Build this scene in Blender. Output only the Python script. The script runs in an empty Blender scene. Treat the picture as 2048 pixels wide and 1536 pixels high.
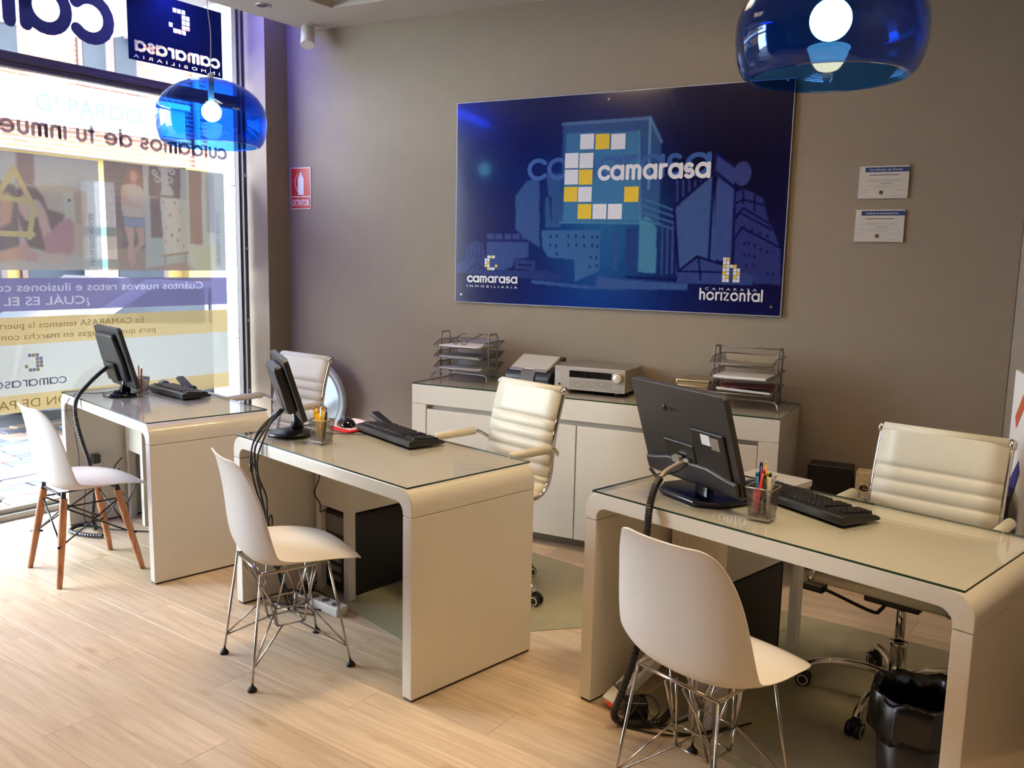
import bpy, bmesh, math, random
import numpy as np
from mathutils import Vector, Matrix
random.seed(7); R = random.Random(11)
PI = math.pi
# ------------------------------------------------------------------ camera
CAMH = 1.5098; F = 1724.03; YAW = -.4788; PITCH = -.1412; ROLL = .0209
cy, sy = math.cos(YAW), math.sin(YAW); cp, sp = math.cos(PITCH), math.sin(PITCH); cr, sr = math.cos(ROLL), math.sin(ROLL)
fw0 = Vector((sy, cy, 0)); rt0 = Vector((cy, -sy, 0)); up0 = Vector((0, 0, 1))
FWD = cp * fw0 + sp * up0; u1 = -sp * fw0 + cp * up0
RGT = cr * rt0 + sr * u1; UPV = -sr * rt0 + cr * u1
CAM = Vector((0, 0, CAMH))
cd = bpy.data.cameras.new('camera'); cam = bpy.data.objects.new('camera', cd)
bpy.context.scene.collection.objects.link(cam)
cam.matrix_world = Matrix(((RGT.x, UPV.x, -FWD.x, 0), (RGT.y, UPV.y, -FWD.y, 0), (RGT.z, UPV.z, -FWD.z, CAMH), (0, 0, 0, 1)))
cd.sensor_width = 36; cd.lens = 36 * F / 2048; cd.clip_start = .05; cd.clip_end = 200
sc = bpy.context.scene; sc.camera = cam
# ------------------------------------------------------------------ world, light, exposure
w = bpy.data.worlds.new('overcast_sky'); sc.world = w; w.use_nodes = True
wn = w.node_tree; wn.nodes.clear()
wo = wn.nodes.new('ShaderNodeOutputWorld'); wb = wn.nodes.new('ShaderNodeBackground')
wb.inputs[0].default_value = (.82, .91, 1, 1); wb.inputs[1].default_value = 19
wn.links.new(wb.outputs[0], wo.inputs[0])
sc.view_settings.view_transform = 'Standard'; sc.view_settings.look = 'None'
sc.view_settings.gamma = 1; sc.view_settings.use_curve_mapping = False
sc.view_settings.exposure = 0.56
try:
    sc.cycles.use_denoising = True
    sc.cycles.sample_clamp_indirect = 4
    sc.cycles.max_bounces = 10; sc.cycles.transparent_max_bounces = 24
    sc.cycles.diffuse_bounces = 4
    sc.cycles.caustics_reflective = False; sc.cycles.caustics_refractive = False
except Exception: pass
TUBE = 7.0      # ceiling tubes, emission strength
WARM = (1, .74, .44)
def arealight(name, loc, tgt, sx, sy_, power, col):
    l = bpy.data.lights.new(name, 'AREA'); l.shape = 'RECTANGLE'; l.size = sx; l.size_y = sy_; l.energy = power; l.color = col
    o = bpy.data.objects.new(name, l); sc.collection.objects.link(o); o.location = loc
    d = Vector(tgt) - Vector(loc); o.rotation_euler = d.to_track_quat('-Z', 'Y').to_euler(); return o
# blue LED strip hidden in the slot between ceiling edge and shop window
D = 4.5677; WX = -4.5212; WA = -.1298
WD = Vector((math.sin(WA), -math.cos(WA), 0)); WN = Vector((math.cos(WA), math.sin(WA), 0)); W0 = Vector((WX, D, 0))
def wp(s, z, off=0): return W0 + WD * s + WN * off + Vector((0, 0, z))
arealight('led_strip_light', wp(.75, 3.17, .5), wp(.1, 2.0, .75), 1.1, .05, 19, (.15, .14, 1))
arealight('led_strip_light', wp(2.6, 3.17, .5), wp(2.6, 2.0, .6), 2.4, .05, 8, (.15, .14, 1))
# ------------------------------------------------------------------ helpers
C = sc.collection
def lin(c): c = c / 255; return c / 12.92 if c <= .04045 else ((c + .055) / 1.055) ** 2.4
def L3(*c): return (lin(c[0]), lin(c[1]), lin(c[2]), 1)
MATS = {}
def mat(name, col, rough=.5, metal=0, noise=.04, scale=30, bump=0, coat=0, emit=None, es=0, alpha=None, spec=.5, trans=0):
    if name in MATS: return MATS[name]
    m = bpy.data.materials.new(name); m.use_nodes = True; MATS[name] = m
    nt = m.node_tree; b = nt.nodes['Principled BSDF']; c = L3(*col)
    b.inputs['Base Color'].default_value = c; b.inputs['Roughness'].default_value = rough; b.inputs['Metallic'].default_value = metal
    b.inputs['Coat Weight'].default_value = coat; b.inputs['Specular IOR Level'].default_value = spec; b.inputs['Coat Roughness'].default_value = .04
    if noise:
        tc = nt.nodes.new('ShaderNodeTexCoord'); n = nt.nodes.new('ShaderNodeTexNoise'); n.inputs['Scale'].default_value = scale; n.inputs['Detail'].default_value = 3
        r = nt.nodes.new('ShaderNodeValToRGB'); r.color_ramp.elements[0].position = .3; r.color_ramp.elements[1].position = .7
        r.color_ramp.elements[0].color = tuple(v * (1 - noise) for v in c[:3]) + (1,); r.color_ramp.elements[1].color = tuple(min(1, v * (1 + noise)) for v in c[:3]) + (1,)
        nt.links.new(tc.outputs['Object'], n.inputs['Vector']); nt.links.new(n.outputs['Fac'], r.inputs[0]); nt.links.new(r.outputs[0], b.inputs['Base Color'])
        if bump:
            bp = nt.nodes.new('ShaderNodeBump'); bp.inputs['Strength'].default_value = bump; bp.inputs['Distance'].default_value = .002
            nt.links.new(n.outputs['Fac'], bp.inputs['Height']); nt.links.new(bp.outputs[0], b.inputs['Normal'])
    if emit: b.inputs['Emission Color'].default_value = L3(*emit); b.inputs['Emission Strength'].default_value = es
    return m
def clear_mat(name, tint, rough=.02, ior=1.45, weight=1.0, gcol=(1, 1, 1)):
    if name in MATS: return MATS[name]
    m = bpy.data.materials.new(name); m.use_nodes = True; MATS[name] = m; nt = m.node_tree; nt.nodes.clear()
    o = nt.nodes.new('ShaderNodeOutputMaterial'); mx = nt.nodes.new('ShaderNodeMixShader'); t = nt.nodes.new('ShaderNodeBsdfTransparent'); g = nt.nodes.new('ShaderNodeBsdfGlossy')
    f0 = ((ior - 1) / (ior + 1)) ** 2; lw = nt.nodes.new('ShaderNodeLayerWeight'); lw.inputs[0].default_value = .5
    pw = nt.nodes.new('ShaderNodeMath'); pw.operation = 'POWER'; pw.inputs[1].default_value = 5; nt.links.new(lw.outputs['Facing'], pw.inputs[0])
    fr = nt.nodes.new('ShaderNodeMath'); fr.operation = 'MULTIPLY_ADD'; fr.inputs[1].default_value = 1 - f0; fr.inputs[2].default_value = f0; nt.links.new(pw.outputs[0], fr.inputs[0])
    mu = nt.nodes.new('ShaderNodeMath'); mu.operation = 'MULTIPLY'; mu.inputs[1].default_value = weight
    t.inputs[0].default_value = (*tint, 1); g.inputs[0].default_value = (*gcol, 1); g.inputs[1].default_value = rough
    nt.links.new(fr.outputs[0], mu.inputs[0]); nt.links.new(mu.outputs[0], mx.inputs[0]); nt.links.new(t.outputs[0], mx.inputs[1]); nt.links.new(g.outputs[0], mx.inputs[2]); nt.links.new(mx.outputs[0], o.inputs[0])
    return m
def film_mat(name, col=None, clear=.12, transl=.6, k=.185, alpha=False):
    """printed translucent film; colour from the vertex print when col is None, k is the ink density"""
    if name in MATS: return MATS[name]
    m = bpy.data.materials.new(name); m.use_nodes = True; MATS[name] = m; nt = m.node_tree; nt.nodes.clear()
    N = nt.nodes.new; o = N('ShaderNodeOutputMaterial'); t = N('ShaderNodeBsdfTransparent'); tr = N('ShaderNodeBsdfTranslucent'); d = N('ShaderNodeBsdfDiffuse')
    m1 = N('ShaderNodeMixShader'); m2 = N('ShaderNodeMixShader'); m1.inputs[0].default_value = transl; m2.inputs[0].default_value = clear
    nt.links.new(d.outputs[0], m1.inputs[1]); nt.links.new(tr.outputs[0], m1.inputs[2]); nt.links.new(m1.outputs[0], m2.inputs[1]); nt.links.new(t.outputs[0], m2.inputs[2]); nt.links.new(m2.outputs[0], o.inputs[0])
    if col is None:
        a = N('ShaderNodeAttribute'); a.attribute_name = 'print'; sc2 = N('ShaderNodeVectorMath'); sc2.operation = 'SCALE'; sc2.inputs['Scale'].default_value = k
        nt.links.new(a.outputs['Color'], sc2.inputs[0])
        nt.links.new(sc2.outputs[0], tr.inputs[0]); nt.links.new(a.outputs['Color'], d.inputs[0]); nt.links.new(a.outputs['Color'], t.inputs[0])
        if alpha: nt.links.new(a.outputs['Alpha'], m2.inputs[0])
    else:
        c = L3(*col); tr.inputs[0].default_value = (*[v * k for v in c[:3]], 1); d.inputs[0].default_value = c; t.inputs[0].default_value = c
    return m
def print_mat(name, rough=.5, coat=0, mul=1):
    if name in MATS: return MATS[name]
    m = mat(name, (200, 200, 200), rough, noise=0, coat=coat); nt = m.node_tree; a = nt.nodes.new('ShaderNodeAttribute'); a.attribute_name = 'print'
    nt.links.new(a.outputs['Color'], nt.nodes['Principled BSDF'].inputs['Base Color']); return m
class MB:
    def __init__(s): s.v = []; s.f = []; s.mi = []; s.sm = []
    def add(s, vs, fs, mi=0, smooth=False):
        k = len(s.v); s.v += [tuple(v) for v in vs]
        for f in fs: s.f.append(tuple(i + k for i in f)); s.mi.append(mi); s.sm.append(smooth)
        return s
    def box(s, a, b, mi=0, M=None, top=None):
        x0, y0, z0 = a; x1, y1, z1 = b
        vs = [Vector(q) for q in ((x0, y0, z0), (x1, y0, z0), (x1, y1, z0), (x0, y1, z0), (x0, y0, z1), (x1, y0, z1), (x1, y1, z1), (x0, y1, z1))]
        if top:
            cx, cy_ = (x0 + x1) / 2, (y0 + y1) / 2
            for q in vs[4:]: q.x = cx + (q.x - cx) * top; q.y = cy_ + (q.y - cy_) * top
        if M: vs = [M @ q for q in vs]
        return s.add(vs, [(0, 3, 2, 1), (4, 5, 6, 7), (0, 1, 5, 4), (1, 2, 6, 5), (2, 3, 7, 6), (3, 0, 4, 7)], mi)
    def tube(s, pts, r, n=10, mi=0, closed=False, caps=True, smooth=True):
        pts = [Vector(q) for q in pts]; m = len(pts); rs = r if isinstance(r, (list, tuple)) else [r] * m
        vs = []; up = None
        for i, q in enumerate(pts):
            if closed: t = pts[(i + 1) % m] - pts[i - 1]
            else: t = pts[min(i + 1, m - 1)] - pts[max(i - 1, 0)]
            if t.length < 1e-9: t = Vector((0, 0, 1))
            t.normalize()
            if up is None: up = Vector((0, 0, 1)) if abs(t.z) < .9 else Vector((1, 0, 0))
            a = up - t * up.dot(t)
            if a.length < 1e-6: a = t.orthogonal()
            a.normalize(); b = t.cross(a); up = a
            for k in range(n):
                an = 2 * PI * k / n; vs.append(q + (a * math.cos(an) + b * math.sin(an)) * rs[i])
        fs = []
        for i in range(m if closed else m - 1):
            j = (i + 1) % m
            for k in range(n): fs.append((i * n + k, i * n + (k + 1) % n, j * n + (k + 1) % n, j * n + k))
        s.add(vs, fs, mi, smooth)
        if caps and not closed:
            b0 = len(s.v) - len(vs); s.f.append(tuple(b0 + k for k in range(n))[::-1]); s.mi.append(mi); s.sm.append(False)
            s.f.append(tuple(b0 + (m - 1) * n + k for k in range(n))); s.mi.append(mi); s.sm.append(False)
        return s
    def cyl(s, a, b, r, n=16, mi=0, r2=None): return s.tube([a, b], [r, r if r2 is None else r2], n, mi)
    def lathe(s, prof, c=(0, 0, 0), n=32, mi=0, smooth=True, M=None):
        vs = []
        for (r, z) in prof:
            for k in range(n):
                a = 2 * PI * k / n; q = Vector((r * math.cos(a), r * math.sin(a), z))
                if M: q = M @ q
                vs.append(q + Vector(c))
        fs = [(i * n + k, i * n + (k + 1) % n, (i + 1) * n + (k + 1) % n, (i + 1) * n + k) for i in range(len(prof) - 1) for k in range(n)]
        return s.add(vs, fs, mi, smooth)
    def prism(s, poly, O, X, Y, N, t, mi=0):
        """polygon (x, y) extruded t along N"""
        n = len(poly); O, X, Y, N = Vector(O), Vector(X), Vector(Y), Vector(N)
        vs = [O + X * a + Y * b for a, b in poly] + [O + X * a + Y * b + N * t for a, b in poly]
        return s.add(vs, [tuple(range(n))[::-1], tuple(range(n, 2 * n))] + [(i, (i + 1) % n, (i + 1) % n + n, i + n) for i in range(n)], mi)
    def mesh(s, name, mats):
        me = bpy.data.meshes.new(name); me.from_pydata(s.v, [], s.f)
        for m in (mats if isinstance(mats, (list, tuple)) else [mats]): me.materials.append(m)
        me.polygons.foreach_set('material_index', s.mi); me.polygons.foreach_set('use_smooth', s.sm); me.update(); return me
    def build(s, name, mats, parent=None, loc=None, rz=0, bevel=0, seg=2, recalc=True, sub=0, solid=0, label=None, offset=0):
        me = s.mesh(name, mats)
        if recalc:
            bm = bmesh.new(); bm.from_mesh(me); bmesh.ops.recalc_face_normals(bm, faces=bm.faces); bm.to_mesh(me); bm.free()
        o = bpy.data.objects.new(name, me); C.objects.link(o)
        if parent: o.parent = parent
        if loc: o.location = loc
        o.rotation_euler.z = rz
        if solid: md = o.modifiers.new('solid', 'SOLIDIFY'); md.thickness = solid; md.offset = offset
        if sub: md = o.modifiers.new('sub', 'SUBSURF'); md.levels = md.render_levels = sub
        if bevel:
            md = o.modifiers.new('bevel', 'BEVEL'); md.width = bevel; md.segments = seg; md.limit_method = 'ANGLE'; md.angle_limit = .6
            me.polygons.foreach_set('use_smooth', [True] * len(me.polygons))
            wn_ = o.modifiers.new('wn', 'WEIGHTED_NORMAL'); wn_.keep_sharp = True
        if label: o['label'] = label
        return o
def build_split(mb, name, m, parent):
    """one object per loose piece (the letters of a sign)"""
    par = list(range(len(mb.v)))
    def fd(a):
        while par[a] != a: par[a] = par[par[a]]; a = par[a]
        return a
    for f in mb.f:
        for b in f[1:]: par[fd(f[0])] = fd(b)
    gr = {}
    for f in mb.f: gr.setdefault(fd(f[0]), []).append(f)
    for fs in gr.values():
        ids = sorted({i for f in fs for i in f}); mp = {a: k for k, a in enumerate(ids)}
        MB().add([mb.v[i] for i in ids], [tuple(mp[i] for i in f) for f in fs]).build(name, m, parent, recalc=False)
def tag(o, label, cat, group=None):
    o['label'] = label; o['category'] = cat
    if group: o['group'] = group
    return o
def thing(name, label, cat, loc=(0, 0, 0), rz=0, group=None):
    o = bpy.data.objects.new(name, None); C.objects.link(o); o.location = loc; o.rotation_euler = (0, 0, rz); o.empty_display_size = .1
    return tag(o, label, cat, group)
def struct(o): o['kind'] = 'structure'; return o
def stuff(o): o['kind'] = 'stuff'; return o
def copy_tree(o, parent=None):
    c = o.copy(); C.objects.link(c)
    if parent: c.parent = parent
    for ch in list(o.children): copy_tree(ch, c)
    return c
def smooth(pts, n=6, closed=False):
    P = [Vector(q) for q in pts]; out = []; m = len(P)
    for i in range(m if closed else m - 1):
        if closed: a, b, c, d = P[i - 1], P[i], P[(i + 1) % m], P[(i + 2) % m]
        else: a, b, c, d = P[max(i - 1, 0)], P[i], P[i + 1], P[min(i + 2, m - 1)]
        for k in range(n):
            t = k / n; out.append(.5 * ((2 * b) + (c - a) * t + (2 * a - 5 * b + 4 * c - d) * t * t + (3 * b - a - 3 * c + d) * t ** 3))
    if not closed: out.append(P[-1])
    return out
def ray(x, y): return FWD + RGT * ((x - 1024) / F) - UPV * ((y - 768) / F)
def on_win(x, y, off=0):                     # photo point -> (s, z) on the shop window plane
    d = ray(x, y); o = W0 + WN * off; t = WN.dot(o - CAM) / WN.dot(d); P = CAM + d * t; return ((P - o).dot(WD), P.z)
def on_back(x, y, Y=D):
    d = ray(x, y); P = CAM + d * (Y / d.y); return (P.x, P.z)
FONT = None
def text_mesh(txt, size, bold=0, spacing=1, xscale=1):
    cu = bpy.data.curves.new('lettering', 'FONT'); cu.body = txt; cu.size = size; cu.offset = bold; cu.space_character = spacing; cu.resolution_u = 3
    o = bpy.data.objects.new('lettering', cu); C.objects.link(o); dg = bpy.context.evaluated_depsgraph_get()
    me = bpy.data.meshes.new_from_object(o.evaluated_get(dg)); bpy.data.objects.remove(o); bpy.data.curves.remove(cu)
    V = [Vector(v.co) for v in me.vertices]; Fs = [tuple(p.vertices) for p in me.polygons]; bpy.data.meshes.remove(me)
    x0 = min(v.x for v in V); x1 = max(v.x for v in V)
    return [((v.x - x0) * xscale, v.y) for v in V], Fs, (x1 - x0) * xscale
def put_text(mb, txt, O, X, Y, N, size=None, width=None, bold=0, spacing=1, height=None, lift=.0006, mi=0, align='l', thick=0):
    """flat lettering in the plane O, X, Y ; width sets the total width, size is the capital height / .7"""
    vs, fs, wd = text_mesh(txt, size, bold, spacing)
    k = (width / wd) if width else 1
    O, X, Y, N = Vector(O), Vector(X), Vector(Y), Vector(N)
    if align == 'c': O = O - X * (wd * k / 2)
    mb.add([O + X * (a * k) + Y * b + N * lift for a, b in vs], fs, mi)
    return wd * k
def _a(cx, cy_, rx, ry, d0, d1, n=14): return [(cx + rx * math.cos(math.radians(d0 + (d1 - d0) * k / n)), cy_ + ry * math.sin(math.radians(d0 + (d1 - d0) * k / n))) for k in range(n + 1)]
def glyphs(sw):
    h = sw / 2; r = .5 - h; L = 1 - h; T = 1.42 - h
    arch = lambda x, w_: [(x, h)] + [(x, L - w_ / 2)] + _a(x + w_ / 2, L - w_ / 2, w_ / 2, w_ / 2, 180, 0) + [(x + w_, h)]
    g = {}
    g['c'] = ([_a(.5, .5, r, r, 42, 318)], .80)
    g['a'] = ([_a(.5, .5, r, r, 0, 360, 24), [(.5 + r, h), (.5 + r, L)]], 1.0)
    g['d'] = ([_a(.5, .5, r, r, 0, 360, 24), [(.5 + r, h), (.5 + r, T)]], 1.0)
    g['b'] = ([_a(.5, .5, r, r, 0, 360, 24), [(h, h), (h, T)]], 1.0)
    g['o'] = ([_a(.5, .5, r, r, 0, 360, 24)], 1.0)
    g['e'] = ([[(h, .5), (1 - h, .5)] + _a(.5, .5, r, r, 0, 315)], 1.0)
    g['m'] = ([[(h, h), (h, L)], arch(h, .42), arch(h + .42, .42)], .84 + sw)
    g['n'] = ([[(h, h), (h, L)], arch(h, .52)], .52 + sw)
    g['h'] = ([[(h, h), (h, T)], arch(h, .52)], .52 + sw)
    g['u'] = ([[(h, L)] + _a(h + .26, h + .26, .26, .26, 180, 360) + [(h + .52, L)]], .52 + sw)
    g['r'] = ([[(h, h), (h, L)], [(h, L - .24)] + _a(h + .28, L - .28, .28, .28, 165, 75)], .52)
    g['s'] = ([_a(.30, L - .215, .22, .215, 40, 250, 12) + _a(.30, h + .215, .24, .215, 80, -140, 12)], .60)
    g['i'] = ([[(h, h), (h, L)]], sw); g['l'] = ([[(h, h), (h, T)]], sw)
    g['z'] = ([[(h, L), (.62, L), (h, h), (.62, h)]], .62 + h); g['t'] = ([[(.22, h), (.22, T - .12)], [(h, L), (.42, L)]], .44)
    g['I'] = g['l']; return g
def stroke_text(mb, txt, O, X, Y, xh, sw=.19, gap=.12, width=None, space=.5):
    """rounded geometric lettering drawn as flat strokes with round ends"""
    G = glyphs(sw); adv = []; x = 0
    for ch in txt:
        if ch == ' ': x += space; continue
        adv.append((ch, x)); x += G[ch][1] + gap
    tot = x - gap; k = (width / (tot * xh)) if width else 1; O, X, Y = Vector(O), Vector(X), Vector(Y); N = X.cross(Y); q_ = 0; h = sw / 2
    for ch, x0 in adv:
        for pl in G[ch][0]:
            q_ += 1; off = N * (.00002 * (q_ % 5)); n = len(pl); vs = []; L_ = []
            for i, (a, b) in enumerate(pl):
                p0 = pl[max(i - 1, 0)]; p1 = pl[min(i + 1, n - 1)]; dx, dy = p1[0] - p0[0], p1[1] - p0[1]; l = math.hypot(dx, dy) or 1; nx, ny = -dy / l, dx / l
                L_.append((a, b, nx, ny, dx / l, dy / l))
            left = [(a + nx * h, b + ny * h) for a, b, nx, ny, _, _ in L_]; right = [(a - nx * h, b - ny * h) for a, b, nx, ny, _, _ in L_]
            pts = left + right; fs = [(i, i + 1, n + i + 1, n + i) for i in range(n - 1)]
            for (a, b, nx, ny, tx, ty), sg_, i0 in ((L_[-1], 1, n - 1), (L_[0], -1, 0)):
                base = len(pts); m = 6; an = math.atan2(ny * sg_, nx * sg_)
                arcp = [(a + h * math.cos(an - PI * j / m), b + h * math.sin(an - PI * j / m)) for j in range(m + 1)]
                pts += arcp; fs.append(tuple(range(base, base + m + 1)))
            mb.add([O + X * ((x0 + a) * xh * k) + Y * (b * xh) + off for a, b in pts], fs)
    return tot * xh * k
class Canvas:
    """a print rasterised into vertex colours of a dense flat grid (X, Y in metres on the plane)"""
    def __init__(s, O, X, Y, w, h, res, base):
        s.O, s.X, s.Y = Vector(O), Vector(X), Vector(Y); s.nx = int(w / res) + 1; s.ny = int(h / res) + 1; s.w = w; s.h = h
        s.gx, s.gy = np.meshgrid(np.linspace(0, w, s.nx), np.linspace(0, h, s.ny)); s.c = np.ones((s.ny, s.nx, 3)) * np.array(base, float); s.al = np.zeros((s.ny, s.nx)); s.res = res
    def mix(s, m, col, al=1):
        m = (m * al)[..., None]; s.c = s.c * (1 - m) + np.array(col, float) * m
    def poly(s, pts, col, al=1, soft=0):
        x, y = s.gx, s.gy; ins = np.zeros(x.shape, bool); n = len(pts)
        for i in range(n):
            x0, y0 = pts[i]; x1, y1 = pts[(i + 1) % n]
            if y0 == y1: continue
            cnd = ((y0 > y) != (y1 > y)); xi = (x1 - x0) * (y - y0) / (y1 - y0) + x0; ins ^= cnd & (x < xi)
        m = ins.astype(float)
        for _ in range(soft):
            m = (m + np.roll(m, 1, 0) + np.roll(m, -1, 0) + np.roll(m, 1, 1) + np.roll(m, -1, 1)) / 5
        s.mix(m, col, al)
    def stamp(s, mb, col, alpha=None, ss=3):
        """paint the faces of a flat MB given in canvas metres"""
        cov = np.zeros(s.gx.shape)
        dx = s.w / (s.nx - 1); dy = s.h / (s.ny - 1)
        for f in mb.f:
            P = [mb.v[i][:2] for i in f]; x0 = max(int(min(p[0] for p in P) / dx) - 1, 0); x1 = min(int(max(p[0] for p in P) / dx) + 2, s.nx); y0 = max(int(min(p[1] for p in P) / dy) - 1, 0); y1 = min(int(max(p[1] for p in P) / dy) + 2, s.ny)
            if x1 <= x0 or y1 <= y0: continue
            X = s.gx[y0:y1, x0:x1]; Y = s.gy[y0:y1, x0:x1]; acc = np.zeros(X.shape)
            for ox in (-.33, 0, .33):
                for oy in (-.33, 0, .33):
                    x = X + ox * dx; y = Y + oy * dy; ins = np.zeros(x.shape, bool); n = len(P)
                    for i in range(n):
                        (ax, ay), (bx_, by_) = P[i], P[(i + 1) % n]
                        if ay == by_: continue
                        ins ^= ((ay > y) != (by_ > y)) & (x < (bx_ - ax) * (y - ay) / (by_ - ay) + ax)
                    acc += ins
            cov[y0:y1, x0:x1] = np.maximum(cov[y0:y1, x0:x1], 0) + acc / 9
        cov = np.clip(cov, 0, 1); s.mix(cov, col)
        if alpha is not None: s.al = s.al * (1 - cov) + alpha * cov
    def line(s, pts, wd, col, al=1):
        for (x0, y0), (x1, y1) in zip(pts[:-1], pts[1:]):
            dx, dy = x1 - x0, y1 - y0; l2 = dx * dx + dy * dy + 1e-12; t = np.clip(((s.gx - x0) * dx + (s.gy - y0) * dy) / l2, 0, 1)
            d = np.hypot(s.gx - x0 - t * dx, s.gy - y0 - t * dy); s.mix(np.clip((wd / 2 - d) / .004 + .5, 0, 1), col, al)
    def blob(s, cx, cy_, rx, ry, col, al=1, hard=1.5):
        d = np.hypot((s.gx - cx) / rx, (s.gy - cy_) / ry); s.mix(np.clip((1 - d) * hard, 0, 1), col, al)
    def glow(s, cx, cy_, rx, ry, col, al=1): s.mix(np.exp(-(((s.gx - cx) / rx) ** 2 + ((s.gy - cy_) / ry) ** 2)), col, al)
    def noise(s, amp, k=1, seed=1):
        rg = np.random.RandomState(seed); n = rg.randn(s.ny, s.nx, 1)
        for _ in range(k): n = (n + np.roll(n, 1, 0) + np.roll(n, -1, 0) + np.roll(n, 1, 1) + np.roll(n, -1, 1)) / 5
        s.c = s.c + n / max(n.std(), 1e-6) * amp
    def build(s, name, m, parent=None):
        X, Y = s.gx.ravel(), s.gy.ravel(); co = np.outer(X, s.X) + np.outer(Y, s.Y) + np.array(s.O); nx, ny = s.nx, s.ny
        i = (np.arange(ny - 1)[:, None] * nx + np.arange(nx - 1)[None]).ravel(); q = np.stack([i, i + 1, i + nx + 1, i + nx], 1)
        me = bpy.data.meshes.new(name); me.vertices.add(len(co)); me.vertices.foreach_set('co', co.ravel()); me.loops.add(q.size); me.loops.foreach_set('vertex_index', q.ravel())
        me.polygons.add(len(q)); me.polygons.foreach_set('loop_start', np.arange(len(q)) * 4); me.polygons.foreach_set('loop_total', np.full(len(q), 4)); me.update(calc_edges=True)
        c = np.clip(s.c, 0, 255) / 255; c = np.where(c <= .04045, c / 12.92, ((c + .055) / 1.055) ** 2.4).reshape(-1, 3)
        at = me.color_attributes.new('print', 'FLOAT_COLOR', 'POINT'); at.data.foreach_set('color', np.hstack([c, s.al.reshape(-1, 1)]).astype(np.float32).ravel())
        me.materials.append(m); o = bpy.data.objects.new(name, me); C.objects.link(o)
        if parent: o.parent = parent
        return o
# ------------------------------------------------------------------ materials
WHITE = mat('white_lacquer', (226, 221, 208), .22, noise=.015, scale=4, coat=.5)
PLAST = mat('white_plastic', (232, 228, 220), .32, noise=.01, scale=5)
LEATH = mat('white_leather', (214, 210, 190), .42, noise=.02, scale=60, bump=.15)
CHROME = mat('chrome', (225, 222, 215), .08, 1, noise=.02)
WIRE = mat('steel_wire', (190, 186, 178), .2, 1, noise=.03)
BLACK = mat('black_plastic', (22, 21, 21), .35, noise=.15)
GBLACK = mat('gloss_black_plastic', (12, 12, 15), .08, noise=.1)
DGREY = mat('dark_grey_plastic', (38, 38, 38), .42, noise=.08, scale=80, bump=.1)
RUBBER = mat('black_rubber', (18, 17, 16), .6, noise=.1)
SILVER = mat('brushed_silver', (172, 168, 160), .32, .7, noise=.04, scale=60)
LSILV = mat('pale_silver', (214, 208, 194), .3, .35, noise=.03)
GREYM = mat('grey_wire_mesh', (138, 134, 128), .35, .7, noise=.1)
PAPER = mat('paper', (232, 228, 222), .7, noise=.02, scale=10)
WALLM = mat('wall_paint', (143, 129, 112), .85, noise=.025, scale=9, bump=.2)
CEILM = mat('ceiling_paint', (196, 188, 176), .85, noise=.02, scale=7)
ALUM = mat('window_aluminium', (74, 66, 62), .5, .15, noise=.08, scale=8)
ALUML = mat('sill_aluminium', (150, 146, 138), .35, .6, noise=.06, scale=8)
GLASS = clear_mat('window_glass', (.97, .985, .98), .0, 1.4, .8)
TOPGL = clear_mat('table_glass', (.985, .995, .982), .01, 1.5, .8)
EDGE = mat('glass_edge', (24, 60, 44), .15, noise=.05)
BLUEGL = clear_mat('blue_plexiglass', (.25, .53, .93), .03, 1.45, 1.0)
RED = mat('sign_red', (196, 22, 26), .4, noise=.03)
SIGNW = mat('sign_white', (235, 232, 230), .4, noise=.02)
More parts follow.
